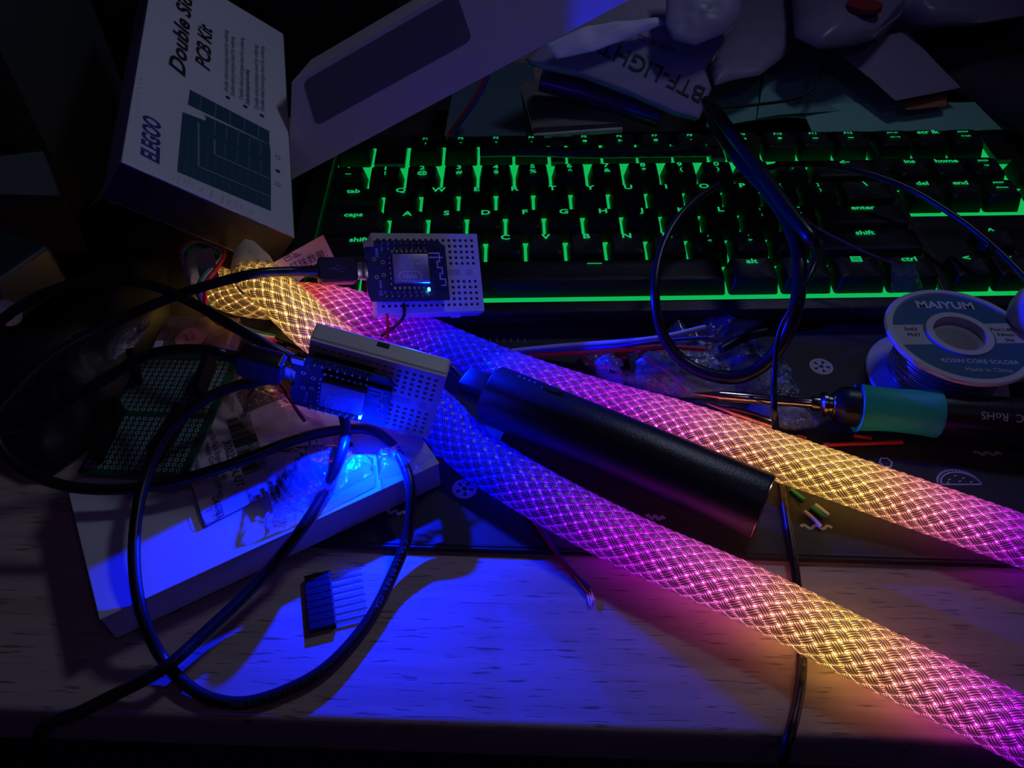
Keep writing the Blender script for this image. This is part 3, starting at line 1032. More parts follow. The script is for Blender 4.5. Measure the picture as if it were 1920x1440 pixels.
def wifi_board(P, label, lite):
    r = root('wifi_board', label, 'circuit board', P, 'wifi boards on breadboards')
    g = G()
    W, H = 3.42, 2.56
    outl = [(0.0, 0.35), (0.12, 0.0), (W - .0, 0.0), (W, H - .28), (W - .28, H), (0.06, H), (0, H - .1), (0, 1.75), (.1, 1.7), (.1, 1.0), (0, .95)]
    g.prism(outl, -0.1, 0.0)
    part('circuit_board', g, MAT['pcb_blue'], r)
    g = G(); g.box(2.03, 0.25, 0.25, (1.62, 0.16, -0.225), bev=.02); part('pin_header', g, MAT['black_plastic'], r)
    g = G(); g.box(2.03, 0.25, 0.25, (1.62, H - 0.16, -0.225), bev=.02); part('pin_header', g, MAT['black_plastic'], r)
    for yy in (0.16, H - 0.16):
        g = G()
        for i in range(8):
            x = 0.73 + 0.254 * i
            g.lathe([(0.0, 0.16), (.035, .16), (.045, .08), (.09, 0.012), (.09, 0)], 12, T(x, yy, 0))
        part('solder_joints', g, MAT['tin'], r, smooth=60)
    # shielded radio module
    g = G(); g.box(2.4, 1.6, 0.08, (2.18, 1.28, 0.06)); part('module_board', g, MAT['pcb_blue'], r)
    sh = None
    g = G(); g.box(1.5, 1.22, 0.22, (1.82, 1.28, 0.2), bev=.03); sh = part('metal_shield', g, MAT['shield'], r, smooth=40)
    g = G()
    R180 = RZ(180)
    zt = 0.312
    g.text('WiFi', 0.30, T(1.75, 0.94, zt) @ R180, sx=1.0, bold=.01)
    stroke(g, [A3(1.75 + .46 * math.copysign(abs(math.cos(a)) ** .6, math.cos(a)), 0.94 + .21 * math.copysign(abs(math.sin(a)) ** .6, math.sin(a)), zt + .003) for a in np.linspace(0, 2 * math.pi, 40)], 0.016)
    g.text('FC', 0.42, T(2.28, 1.60, zt) @ R180, bold=.0)
    for i, t in enumerate(('MODEL', 'VENDOR', 'ISM 2.4GHz', 'PA +25dBm', '802.11b/g/n')):
        g.text(t, 0.13, T(1.62, 1.80 - .12 * i, zt) @ R180)
    part('print', g, MAT['silk'], sh)
    # antenna trace
    g = G()
    x0, x1 = 2.66, 3.28
    pts = [(x0, 1.98), (x1 - .18, 1.98), (x1 - .18, 1.62), (x0 + .32, 1.62), (x0 + .32, 1.36), (x1 - .1, 1.36), (x1 - .1, 1.1), (x0 + .4, 1.1), (x0 + .4, .86), (x1, .86), (x1, .6), (x0 + .45, .6)]
    for a, b in zip(pts[:-1], pts[1:]):
        cx_, cy_ = (a[0] + b[0]) / 2, (a[1] + b[1]) / 2
        g.box(abs(a[0] - b[0]) + .045, abs(a[1] - b[1]) + .045, .012, (cx_, cy_, 0.106))
    g.box(.62, .045, .012, (x0 + .28, 1.80, 0.106))
    part('antenna_trace', g, MAT['silk'], r)
    g = G()
    for i in range(8): g.box(0.10, 0.12, 0.03, (1.12 + .2 * i, 2.06, 0.11))
    for i in range(8): g.box(0.10, 0.12, 0.03, (1.12 + .2 * i, 0.50, 0.11))
    for i in range(6): g.box(0.05, 0.10, 0.03, (0.98, .68 + .22 * i, 0.11))
    part('module_pads', g, MAT['tin'], r)
    # printing and small parts near the socket
    g = G()
    g.text('D1 mini', 0.20, T(0.55, 0.55, 0.002) @ RZ(90), sx=1.0)
    g.text('RESET', 0.15, T(0.50, 2.02, 0.002) @ RZ(-90))
    for i in range(8):
        g.text(('TX', 'RX', 'D1', 'D2', 'D3', 'D4', 'G', '5V')[i], .11, T(0.73 + .254 * i, .36, .002) @ RZ(90))
        g.text(('RST', 'A0', 'D0', 'D5', 'D6', 'D7', 'D8', '3V3')[i], .10, T(0.73 + .254 * i, 2.2, .002) @ RZ(90))
    part('board_print', g, MAT['silk'], r)
    g = G()
    for x, y in ((.38, 1.75), (.72, 1.62), (.42, 1.0), (.72, 1.08)):
        g.lathe([(.05, 0.0), (.05, .02), (.085, .02), (.085, 0)], 16, T(x, y, 0))
    part('via_rings', g, MAT['tin'], r)
    g = G(); g.box(.42, .28, .16, (.18, 2.36, .08), bev=.02); g.box(.1, .16, .1, (.0, 2.38, .1)); part('reset_button', g, MAT['tin'], r)
    g = G(); g.box(0.52, 0.76, 0.26, (0.16, 1.34, -0.23), bev=.04); part('usb_socket', g, MAT['tin'], r, smooth=40)
    led = G(); led.box(.10, .14, .08, (2.52, 0.42, 0.15), bev=.01); part('blue_led', led, MAT['led_blue'], r, label='lit blue lamp')
    return r


breadU = wifi_board(PU, 'blue wifi circuit board on the breadboard that leans on the keyboard', None)
breadL = wifi_board(PL, 'blue wifi circuit board facing the viewer on the upright breadboard', None)


def led_spot(P, e1, angle, lean=(0, 0, 0)):
    l = bpy.data.lights.new('blue_led_light', 'SPOT')
    l.energy = e1; l.color = (0.0, 0.008, 1.0); l.spot_size = math.radians(angle); l.spot_blend = 0.06; l.shadow_soft_size = 0.0008
    o = bpy.data.objects.new('blue_led_light', l); COL.objects.link(o)
    p = xf([(2.52, .42, .22)], P)[0]
    o.location = Vector(p) * S
    n = Vector(P[:3, 2] + np.array(lean))
    o.rotation_euler = n.to_track_quat('-Z', 'Y').to_euler()
    return o


led_spot(PU, 2.2, 168)
led_spot(PL, 1.7, 114, (0.05, 0, -0.62))

# ------------------------------------------------------------------ power bank
pz = 1.82
a0 = at(924, 740, pz); a1 = at(1431, 950, pz)
PBF = frame(a0, a1 - a0, n=(0, 0, 1)); Lb = np.linalg.norm(a1 - a0)
pb = root('power_bank', 'black stick shaped power bank lying between the two light tubes', 'power bank', PBF)
RB = 1.18
g = G()
prof = [(0, 0.0), (RB - .08, 0.0), (RB - .02, .03), (RB, .09), (RB, Lb - .09), (RB - .02, Lb - .03), (RB - .08, Lb)]
g.lathe(prof, 96, RY(90)); part('casing', g, MAT['bank'], pb, smooth=40)
g = G(); g.lathe([(0, 0.02), (RB - .10, .02), (RB - .04, 0.0), (RB - .06, -.02)], 96, T(Lb, 0, 0) @ RY(90)); part('end_cap', g, MAT['black_plastic'], pb, smooth=40)
g = G(); g.lathe([(RB - .07, 0.0), (RB - .01, 0.0), (RB - .01, .03), (RB - .07, .03)], 96, T(Lb - .01, 0, 0) @ RY(90), close=True); part('end_rim', g, MAT['gold'], pb, smooth=40, label='thin gold coloured rim')
g = G(); g.lathe([(0, 0), (RB - .12, 0), (RB - .12, -.05), (0, -.05)], 64, T(-.01, 0, 0) @ RY(90)); part('port_face', g, MAT['black_plastic'], pb, smooth=40)
for k in range(4):
    g = G(); aa = math.radians(22); xk = .95 + .22 * k
    g.lathe([(0, .012), (.05, .012), (.055, 0)], 12, T(xk, RB * math.sin(aa), RB * math.cos(aa)) @ RX(-22)); part('charge_light', g, MAT['led_dot'], pb, label='small blue charge light')
g = G(); aa = math.radians(20); g.prism(rrect(.75, .34, .16, 6), -.02, .03, T(2.3, RB * math.sin(aa), RB * math.cos(aa)) @ RX(-20), bev=.01); part('power_button', g, MAT['bank'], pb)

# ------------------------------------------------------------------ cables


def plug(P, label_mat=None):
    """micro usb plug at the socket of a wifi board: returns geometry in the frame of the board"""
    g = G()
    y = 1.34; z = -0.23
    g.prism(rrect(1.55, 0.98, 0.16, 5, -1.12, y), z - .36, z + .36, bev=.06)
    strain = G()
    for k in range(3):
        strain.lathe([(0.0, -.12), (.27 - .02 * k, -.12), (.27 - .02 * k, .0), (0, 0)], 20, T(-1.9 - .17 * k, y, z) @ RY(90))
    strain.lathe([(0.0, -.5), (.21, -.5), (.22, .0), (0, 0)], 20, T(-1.9, y, z) @ RY(90))
    tip = G(); tip.box(.5, .68, .18, (-.2, y, z), bev=.03)
    mark_ = G()
    stroke(mark_, [A3(-1.5, y, z + .365), A3(-.8, y, z + .365)], .02)
    stroke(mark_, [A3(-1.3, y, z + .365), A3(-1.15, y + .13, z + .365), A3(-.95, y + .13, z + .365)], .018)
    stroke(mark_, [A3(-1.2, y, z + .365), A3(-1.05, y - .13, z + .365), A3(-.9, y - .13, z + .365)], .018)
    end = xf([(-2.25, y, z), (-2.9, y, z)], P)
    return g, strain, tip, mark_, end


RC = 0.195
SILK_DIM = M('cable_print', (0.10, 0.10, 0.12), 0.5)


def wrap_text(P, txt, s0, size, g, rad, up=(0.0, -0.55, 0.83), flip=False):
    """print along a cable: each letter sits on the side of the round jacket that faces up"""
    Q, s = resample(P, 0.05)
    Tn = np.gradient(Q, axis=0); Tn /= np.linalg.norm(Tn, axis=1, keepdims=True)
    x = s0
    for ch in txt:
        if ch != ' ':
            i = min(int(np.searchsorted(s, x)), len(Q) - 1)
            t = Tn[i] * (-1 if flip else 1)
            n = np.array(up); n = n - t * (n @ t); n /= np.linalg.norm(n)
            g.text(ch, size, frame(Q[i] + n * (rad + 0.003), t, n=n), depth=0.003)
        x += size * .72 * (-1 if flip else 1)


# cable 1: upper board, loops down in front and back under the breadboards to the power bank
gp, gs, gt, gm, endU = plug(PU)
c1 = root('usb_cable', 'black usb cable looping over the white box, plugged into the farther board', 'cable', T(*at(430, 1315, .2)))
part('plug_body', G().add(np.concatenate(gp.V), gp.F, PU), MAT['rubber'], c1, smooth=35, world=True)
part('strain_relief', G().add(np.concatenate(gs.V), gs.F, PU), MAT['rubber'], c1, smooth=40, world=True)
part('plug_tip', G().add(np.concatenate(gt.V), gt.F, PU), MAT['tin'], c1, smooth=40, world=True)
part('usb_mark', G().add(np.concatenate(gm.V), gm.F, PU), SILK_DIM, c1, world=True)
bankend = xf([(-1.35, 0, 0), (-2.2, 0, .0)], PBF)
cp = np.array([endU[0], endU[1]] + [at(*p) for p in [
    (480, 513, 5.4), (400, 532, 5.2), (310, 562, 4.7), (200, 612, 4.3), (100, 668, 4.2), (25, 740, 4.0), (-12, 800, 3.6), (25, 868, 3.0), (100, 905, 2.6), (190, 918, 2.4),
    (300, 908, 2.4), (430, 872, 2.5), (560, 822, 2.3), (640, 806, 1.95), (700, 808, 1.95), (745, 848, 1.98), (770, 915, 1.75), (765, 1000, 0.9), (735, 1080, 0.4), (690, 1165, 0.24),
    (620, 1245, 0.25), (540, 1293, 0.2), (450, 1318, 0.2), (370, 1298, 0.25), (305, 1235, 0.5), (266, 1150, 1.6), (252, 1060, 2.2), (256, 970, 2.6), (275, 890, 2.9), (312, 815, 3.3), (375, 755, 3.7), (440, 724, 3.8),
    (500, 712, 3.7), (570, 694, 3.7), (660, 690, 3.7), (740, 692, 3.7), (800, 702, 3.4)]] + [bankend[1] + A3(0, .1, .45), bankend[0] + A3(0, .03, .1)])
C1 = smooth_path(cp, 10)
g = G(); g.tube(C1, RC, 14); part('jacket', g, MAT['rubber'], c1, smooth=60, world=True)
g = G()
d = np.linalg.norm(C1[:, None] - at(770, 940, 2.4)[None, None], axis=2)[:, 0] if False else np.linalg.norm(C1 - at(765, 1010, 2.0), axis=1)
Ltot = np.r_[0, np.cumsum(np.linalg.norm(np.diff(C1, axis=0), axis=1))]
wrap_text(C1, 'CSA LL80985 CSA', Ltot[int(np.argmin(d))], .24, g, RC, flip=False)
wrap_text(C1, 'C Shielded 28AWG', Ltot[int(np.argmin(np.linalg.norm(C1 - at(600, 1262, .2), axis=1)))], .24, g, RC)
part('jacket_print', g, SILK_DIM, c1, world=True)
g = G(); g.box(1.25, 1.0, .6, (-.72, 0.1, 0.1), bev=.08, m=PBF); part('plug_body', g, MAT['rubber'], c1, smooth=35, world=True)

# cable 2: lower board, out to the left, back in a high arc, behind the boards and down over the desk edge
gp, gs, gt, gm, endL = plug(PL)
c2 = root('usb_cable', 'black usb cable plugged into the upright board, leaving over the desk edge', 'cable', T(*at(300, 1260, .2)))
part('plug_body', G().add(np.concatenate(gp.V), gp.F, PL), MAT['rubber'], c2, smooth=35, world=True)
part('strain_relief', G().add(np.concatenate(gs.V), gs.F, PL), MAT['rubber'], c2, smooth=40, world=True)
part('plug_tip', G().add(np.concatenate(gt.V), gt.F, PL), MAT['tin'], c2, smooth=40, world=True)
cp = np.array([endL[0], endL[1]] + [at(*p) for p in [
    (330, 656, 5.0), (270, 668, 4.7), (215, 700, 4.2), (130, 748, 3.6), (40, 800, 3.0), (-60, 790, 3.0), (-90, 700, 3.6), (-40, 640, 4.4), (30, 580, 5.0), (110, 540, 5.4), (200, 524, 5.5), (290, 537, 5.4),
    (380, 578, 5.2), (470, 630, 4.8), (548, 672, 4.0), (592, 700, 2.9), (630, 745, 2.6), (648, 800, 2.5), (640, 850, 2.5), (610, 920, 2.0), (570, 985, 1.85), (520, 1050, 1.3), (460, 1115, 0.95), (380, 1190, 0.85), (325, 1240, 0.95), (270, 1275, 0.75), (200, 1310, .25), (150, 1335, .2), (80, 1366, -.3), (60, 1440, -3)]])
C2 = smooth_path(cp, 10)
g = G(); g.tube(C2, RC, 14); part('jacket', g, MAT['rubber'], c2, smooth=60, world=True)

# right hand cables
c3 = root('coiled_cable', 'black cable making the big round loop over the keyboard', 'cable', T(*at(1370, 712, .5)))
cp = [(1325, 190, 5.2), (1345, 240, 5.3), (1385, 300, 5.4), (1440, 360, 5.5), (1482, 425, 5.5), (1500, 500, 5.2), (1490, 585, 4.2), (1455, 660, 2.8), (1400, 703, 1.8), (1340, 705, 1.5), (1280, 677, 1.6), (1240, 620, 2.4), (1228, 545, 3.6),
      (1240, 470, 4.2), (1275, 405, 4.6), (1330, 357, 4.7), (1400, 325, 4.6), (1490, 308, 4.4), (1590, 316, 4.2), (1700, 352, 4.0), (1800, 412, 3.8), (1880, 478, 3.5), (1960, 560, 3.2)]
C3 = smooth_path([at(*p) for p in cp], 10)
tr = np.interp(np.arange(len(C3)), [0, 90, 130, 230], [0.30, 0.27, 0.17, 0.13])
g = G(); g.tube(C3, tr, 14); part('jacket', g, MAT['rubber'], c3, smooth=60, world=True)
c4 = root('hanging_cable', 'black cable passing under both light tubes and hanging over the desk edge', 'cable', T(*at(1490, 1300, .2)))
cp = [(1335, 200, 6.0), (1368, 245, 6.15), (1425, 320, 6.25), (1480, 395, 6.2), (1520, 445, 6.1), (1535, 464, 5.6), (1526, 500, 6.0), (1496, 560, 5.5), (1462, 620, 4.3), (1452, 700, 3.0), (1452, 770, 2.3), (1456, 815, .55), (1462, 880, .42), (1474, 960, .40), (1487, 1040, .35), (1497, 1120, .18), (1503, 1200, .17),
      (1503, 1260, .19), (1495, 1320, .2), (1482, 1375, .2), (1470, 1420, -.3), (1462, 1500, -2.5)]
C4 = smooth_path([at(*p) for p in cp], 10)
g = G(); g.tube(C4, np.interp(np.arange(len(C4)), [0, 40, 70, 100, 110, 230], [.30, .28, .08, .12, .15, .17]), 14); part('jacket', g, MAT['rubber'], c4, smooth=60, world=True)
g = G()
Lt = np.r_[0, np.cumsum(np.linalg.norm(np.diff(C4, axis=0), axis=1))]
wrap_text(C4, '30V  VW-1  80 C', Lt[int(np.argmin(np.linalg.norm(C4 - at(1503, 1235, .2), axis=1)))], .2, g, .17)
part('jacket_print', g, SILK_DIM, c4, world=True)

# thin reddish wire with tape over the enter key
w1 = root('thin_wire', 'thin dark red wire with a clear tape end lying over the right shift key', 'wire', T(*at(1600, 450, 3.2)))
g = G(); g.tube(pth([(1484, 388, 5.2), (1530, 425, 4.2), (1600, 462, 3.8), (1660, 488, 3.5), (1690, 500, 3.4)]), .045, 8); part('insulation', g, M('dull_red_wire', (0.18, 0.03, 0.05), .5), w1, smooth=60, world=True)
V, F = sheet([at(1668, 548, 2.2), at(1728, 540, 2.2), at(1712, 494, 3.4), at(1672, 500, 3.4)], 12, 12, .02, .12, 3, 5)
part('tape_end', G().add(V, F), MAT['film_dark'], w1, smooth=60, world=True)

# solder lead trio on the mat: white, black, red
w2 = root('speaker_lead', 'trio of white, black and red wires coming out from under the rear light tube', 'wires', T(*at(1150, 650, .4)))
for nm, mm, pts, r_ in (('white_wire', 'white_ins', [(960, 658, .5), (1060, 648, .95), (1160, 641, 1.3), (1240, 632, 1.4), (1322, 613, 1.4)], .105),
                        ('black_wire', 'blue_ins', [(960, 666, .5), (1060, 656, .9), (1160, 650, 1.25), (1240, 639, 1.35), (1326, 632, 1.3)], .075),
                        ('red_wire', 'red', [(955, 670, .5), (1060, 663, .85), (1160, 656, 1.25), (1240, 650, 1.3), (1322, 655, 1.25)], .105)):
    P = pth(pts); g = G(); g.tube(P, r_, 10); o = part(nm, g, MAT[mm], w2, smooth=60, world=True)
    g = G(); d = P[-1] - P[-2]; d /= np.linalg.norm(d)
    for q in range(4): g.tube([P[-1], P[-1] + d * .25 + A3(rnd.uniform(-.04, .04), rnd.uniform(-.05, .05), rnd.uniform(-.03, .03))], .012, 5)
    part('bare_strands', g, MAT['copper'], o, world=True)
g = G(); g.tube(pth([(1352, 655, 1.3), (1380, 640, 1.35), (1410, 628, 1.3), (1436, 622, 1.25)], 6), [.2] * 19, 12); thing('heat_shrink', g, MAT['black_ins'], 'short black heat shrink sleeve lying on the clear bags', 'sleeve', smooth=50)

# power wires from the upper breadboard to the tube
pw = root('jumper_wires', 'red and dark wires hanging from the breadboard that leans on the keyboard', 'wires', T(*at(740, 600, 1.5)))
g = G(); g.tube(pth([(728, 568, 3.0), (724, 580, 3.0), (727, 605, 2.6), (726, 632, 2.0)]), .07, 8); part('red_wire', g, MAT['red'], pw, smooth=60, world=True)
g = G(); g.tube(pth([(757, 570, 3.0), (758, 590, 3.0), (745, 608, 2.6), (715, 630, 2.0)]), .07, 8); part('black_wire', g, MAT['black_ins'], pw, smooth=60, world=True)
g = G(); g.box(.3, .26, .26, at(729, 573, 3.0), bev=.02); part('connector', g, MAT['black_plastic'], pw, world=True)
pw2 = root('jumper_wire', 'short red wire running under the upright breadboard', 'wire', T(*at(550, 730, 2.5)))
g = G(); g.tube(pth([(522, 714, 3.2), (540, 742, 3.0), (556, 768, 2.7), (572, 790, 2.3)]), .07, 8); part('insulation', g, MAT['red'], pw2, smooth=60, world=True)

# strip lead ending on the desk
sl = root('strip_lead', 'thin blue, black and red ribbon lead ending in bare tips on the bare desk', 'wires', T(*at(1030, 1000, .3)))
for k, (mm, nm) in enumerate((('blue_ins', 'blue_wire'), ('black_ins', 'black_wire'), ('red', 'red_wire'))):
    d = (k - 1)
    P = pth([(800, 858 + d * 3, 1.2), (850, 866 + d * 3, .7), (905, 888 + d * 5, .5), (955, 925 + d * 5, .45), (1000, 975 + d * 5, .42), (1045, 1040 + d * 3, .35), (1080, 1082 + d * 4, .15), (1104 - d * 3, 1108 + d * 5, .12)])
    g = G(); g.tube(P, .06, 8); o = part(nm, g, MAT[mm], sl, smooth=60, world=True)
    g = G()
    for q in range(4): g.tube([P[-1], P[-1] + A3(.1 + rnd.uniform(-.1, .1), -.45, .0)], .012, 5)
    part('bare_strands', g, MAT['copper'], o, world=True)

# ------------------------------------------------------------------ pin header on the desk
h0 = at(583, 1190, 0); h1 = at(573, 1080, 0)
HF = frame(A3(h0[0], h0[1], 0), h1 - h0, n=(0, 0, 1))
hx = np.array([h1[0] - h0[0], h1[1] - h0[1]]); hl = np.linalg.norm(hx)
ph_ = root('pin_header', 'black socket header with long metal pins lying on the bare desk', 'connector', frame(A3(h0[0] - .0, h0[1], 0), A3(h1[0] - h0[0], h1[1] - h0[1], 0), n=(0, 0, 1)))
g = G(); g.box(2.05, .85, .26, (1.05, -.42, .135), bev=.015)
for i in range(8): g.box(.03, .87, .27, (.05 + .254 * (i + .5) + .1, -.42, .13))
part('housing', g, MAT['black_plastic'], ph_)
for i in range(8):
    g = G(); x = .165 + .254 * i
    g.box(.05, 1.08, .05, (x, -.85 - .54, .13), bev=.01); part('pin', g, MAT['tin'], ph_)

# ------------------------------------------------------------------ cut wire pieces
for (x1, y1, x2, y2, z, r_, mm, lb) in ((1545, 834, 1692, 829, .42, .085, 'red', 'long red wire piece in front of the soldering iron'),
                                 (1601, 817, 1634, 822, .40, .085, 'red', 'short red wire piece touching the teal grip of the soldering iron'),
                                 (1494, 818, 1512, 822, .40, .08, 'red', 'small red wire scrap at the rear edge of the upper light tube'),
                                 (1483, 918, 1508, 938, .37, .085, 'green_ins', 'green wire scrap topmost of the cut scraps beside the hanging cable')):
    g = G(); g.tube([at(x1, y1, z), (at(x1, y1, z) + at(x2, y2, z)) / 2, at(x2, y2, z)], r_, 10); thing('wire_scrap', g, MAT[mm], lb, 'wire scrap', smooth=50, group='cut wire pieces on the mat')
ws = root('wire_scrap', 'green and white double wire scrap beside the wavy drawing', 'wire scrap', T(*at(1538, 960, .3)), 'cut wire pieces on the mat')
for dx, mm, nm in ((-3, 'green_ins', 'green_wire'), (4, 'white_ins', 'white_wire')):
    g = G(); g.tube([at(1524 + dx, 949 - dx * .6, .37), at(1537 + dx, 959 - dx * .6, .37), at(1549 + dx, 969 - dx * .6, .37)], .085, 10); part(nm, g, MAT[mm], ws, smooth=50, world=True)
g = G(); g.tube(pth([(1508, 959, .37), (1520, 968, .37), (1532, 979, .37), (1539, 988, .37)], 5), .07, 10); thing('wire_scrap', g, MAT['white_ins'], 'white wire scrap lying across the wavy drawing', 'wire scrap', smooth=50, group='cut wire pieces on the mat')

# ------------------------------------------------------------------ solder spool
sp0 = at(1800, 625, 2.88); SPZ = 0.27
SPF = T(sp0[0], sp0[1], SPZ)
sp = root('solder_spool', 'white plastic spool of solder wire with a blue label behind the soldering iron', 'spool', SPF)
RS = 2.82; HS = 2.6
g = G()
g.lathe([(.98, 0), (RS - .05, 0), (RS, .06), (RS, .14), (RS - .05, .2), (1.3, .22), (1.3, HS - .22), (RS - .05, HS - .2), (RS, HS - .14), (RS, HS - .06), (RS - .06, HS), (RS - .28, HS), (RS - .3, HS - .05), (1.28, HS - .05), (1.26, HS + .03), (1.0, HS + .03), (.98, HS - .02)], 96, close=True)
part('reel', g, MAT['spool_plastic'], sp, smooth=40)
g = G()
V = []; k = 0
turns = 15
for lay in range(1):
    P = []
    for i in range(turns * 40 + 1):
        a = 2 * math.pi * i / 40
        zz = .32 + (HS - .64) * i / (turns * 40)
        rr = 1.95 + .02 * math.sin(i * .7)
        P.append((rr * math.cos(a), rr * math.sin(a), zz))
    g.tube(P, .085, 6)
for q in range(3):
    P = [((2.04 + .05 * q) * math.cos(a), (2.04 + .05 * q) * math.sin(a), .5 + .25 * q + .35 * math.sin(a * 1.3 + q)) for a in np.linspace(-2.8, .6, 50)]
    g.tube(P, .045, 6)
part('solder_wire', g, MAT['solder'], sp, smooth=60)
g = G(); g.lathe([(0, .3), (1.93, .3), (1.93, HS - .3), (0, HS - .3)], 64); part('wire_core', g, MAT['solder'], sp, smooth=40)
LZ = HS - .045
g = G()


def sector(g, r0, r1, ylo, yhi, z, n=48):
    """label area between two chords of an annulus"""
    for i in range(n):
        a = 2 * math.pi * i / n; b = 2 * math.pi * (i + 1) / n
        for k in range(10):
            ra = r0 + (r1 - r0) * k / 10; rb = r0 + (r1 - r0) * (k + 1) / 10
            q = [(ra * math.cos(a), ra * math.sin(a)), (rb * math.cos(a), rb * math.sin(a)), (rb * math.cos(b), rb * math.sin(b)), (ra * math.cos(b), ra * math.sin(b))]
            cy_ = sum(p[1] for p in q) / 4
            if ylo <= cy_ < yhi: g.add([(x, y, z) for x, y in q], [[0, 1, 2, 3]])


def band(g, r0, r1, ylo, yhi, z):
    """annulus clipped exactly to ylo<y<yhi, built from vertical slices"""
    xs = np.linspace(-r1, r1, 161)
    for i in range(160):
        xa, xb = xs[i], xs[i + 1]; xm = (xa + xb) / 2
        def spans(x):
            R = math.sqrt(max(r1 * r1 - x * x, 0)); out = []
            if abs(x) < r0:
                q = math.sqrt(r0 * r0 - x * x); out = [(-R, -q), (q, R)]
            else: out = [(-R, R)]
            return [(max(a, ylo), min(b, yhi)) for a, b in out if min(b, yhi) > max(a, ylo)]
        for a, b in spans(xm):
            g.add([(xa, a, z), (xb, a, z), (xb, b, z), (xa, b, z)], [[0, 1, 2, 3]])


R1 = RS - .32
g = G(); band(g, 1.3, R1, .62, 3, LZ); band(g, 1.3, R1, -3, -.55, LZ); lbl = part('label', g, MAT['label_blue'], sp, label='blue paper label with a white band')
for x0_, x1_ in ((-9, 0), (0, 9)):
    g0 = G(); band(g0, 1.3, R1, -.55, .62, LZ); g = G()
    for v_, f_ in zip(g0.V, [0] * len(g0.V)):
        if x0_ <= v_[:, 0].mean() < x1_: g.add(v_, [[0, 1, 2, 3]])
    part('label_band', g, MAT['label_white'], sp, label='white band with small print')
g = G(); g.lathe([(1.27, 0), (1.36, 0)], 64, T(0, 0, LZ + .004)); part('label_ring', g, MAT['label_blue'], sp)
g = G()
ct = T(0, 0, LZ + .004) @ RZ(-4)
g.text('MAIYUM', .62, ct @ T(0, 1.78, 0), bold=.03)
part('label_title', g, MAT['silk'], sp); g = G()
g.text('ROSIN CORE SOLDER', .30, ct @ T(.25, -1.55, 0), bold=.012)
g.text('Made in China', .30, ct @ T(.42, -2.0, 0), bold=.0)
part('label_text', g, MAT['silk'], sp)
g = G()
g.text('Sn63', .26, ct @ T(-1.83, .22, 0), bold=.02); g.text('Pb37', .26, ct @ T(-1.80, -.12, 0), bold=.02)
part('alloy_print', g, MAT['ink'], sp); g = G()
g.text('Flux:1.8%', .24, ct @ T(1.78, .36, 0), bold=.02); g.text('0.8mm', .24, ct @ T(1.80, .06, 0), bold=.02); g.text('50g', .24, ct @ T(1.85, -.26, 0), bold=.02)
part('size_print', g, MAT['ink'], sp)

# pale rounded knob cut off at the right edge
kc = at(1932, 590, 3.2)
g = G(); g.lathe([(0, 1.3), (.5, 1.25), (.95, .95), (1.15, .5), (1.2, 0), (1.15, -.5), (.95, -.9), (.9, -3.0), (0, -3.0)], 40, T(kc[0] + .45, kc[1], 3.2)); thing('glue_bottle', g, MAT['spool_plastic'], 'pale round topped bottle cut off by the right edge, behind the spool', 'bottle', smooth=50)

# ------------------------------------------------------------------ soldering iron
i0 = at(1300, 738, 1.25); i1 = at(2000, 796, 1.45)
IF = frame(i0, i1 - i0, n=(0, 0, 1)); Li = np.linalg.norm(i1 - i0)


def ix(px):   # distance along the iron for a pixel column (approximate, on the axis)
    y = 738 + (px - 1300) * (52 / 700.)
    return float(np.dot(hit(px, y, i0, IF[:3, 2]) - i0, IF[:3, 0]))


si = root('soldering_iron', 'black soldering iron with a teal grip lying on the mat in front of the spool', 'soldering iron', IF)
g = G(); g.lathe([(0, 0), (.03, .0), (.06, .15), (.17, ix(1345)), (.19, ix(1348)), (.2, ix(1352))], 32, RY(90)); part('tip', g, MAT['copper'], si, smooth=30)
g = G(); g.lathe([(.0, ix(1348)), (.22, ix(1348)), (.22, ix(1480)), (.2, ix(1482)), (.2, ix(1520)), (0, ix(1520))], 32, RY(90)); part('barrel', g, M('tip_sleeve_steel', (.68, .56, .48), .16, 1.0), si, smooth=30)
g = G(); x = ix(1520); g.lathe([(0, x), (.27, x), (.3, x + .08), (.3, x + .3), (.4, x + .34), (.48, x + .42), (.48, x + .55), (.42, x + .6), (.42, x + .72), (.5, x + .78), (.5, x + .92), (0, x + .92)], 40, RY(90)); part('collar_nut', g, M('dark_steel', (.25, .22, .2), .25, 1.0), si, smooth=30)
g = G(); x = ix(1560); x2 = ix(1608)
g.lathe([(0, x), (.5, x), (.72, x + .25), (.78, x + .5), (.78, x2 + .2), (0, x2 + .2)], 40, RY(90)); part('front_guard', g, MAT['black_plastic'], si, smooth=30)
g = G(); g.lathe([(0, 0.0), (.1, 0), (.1, .06), (0, .06)], 16, T(ix(1578), -.6, .42) @ RX(50)); part('screw', g, MAT['copper'], si)
x = ix(1606); x2 = ix(1755)
g = G()
V = []; n = 48; prof = [(x, .98), (x + .1, .92), (x + .8, .86), ((x + x2) / 2, .84), (x2 - .6, .87), (x2 - .1, .93), (x2, .92)]
for xx, rr in prof:
    for q in range(n):
        a = 2 * math.pi * q / n
        V.append((xx + .12 * math.cos(2 * a) * (1 if xx < 7 else -1) * 0, rr * math.cos(a), rr * math.sin(a)))
F = [[i * n + q, i * n + (q + 1) % n, (i + 1) * n + (q + 1) % n, (i + 1) * n + q] for i in range(len(prof) - 1) for q in range(n)]
F += [list(range(n)), [(len(prof) - 1) * n + q for q in range(n)][::-1]]
g.add(V, F); part('rubber_grip', g, MAT['teal'], si, smooth=30, label='teal rubber grip')
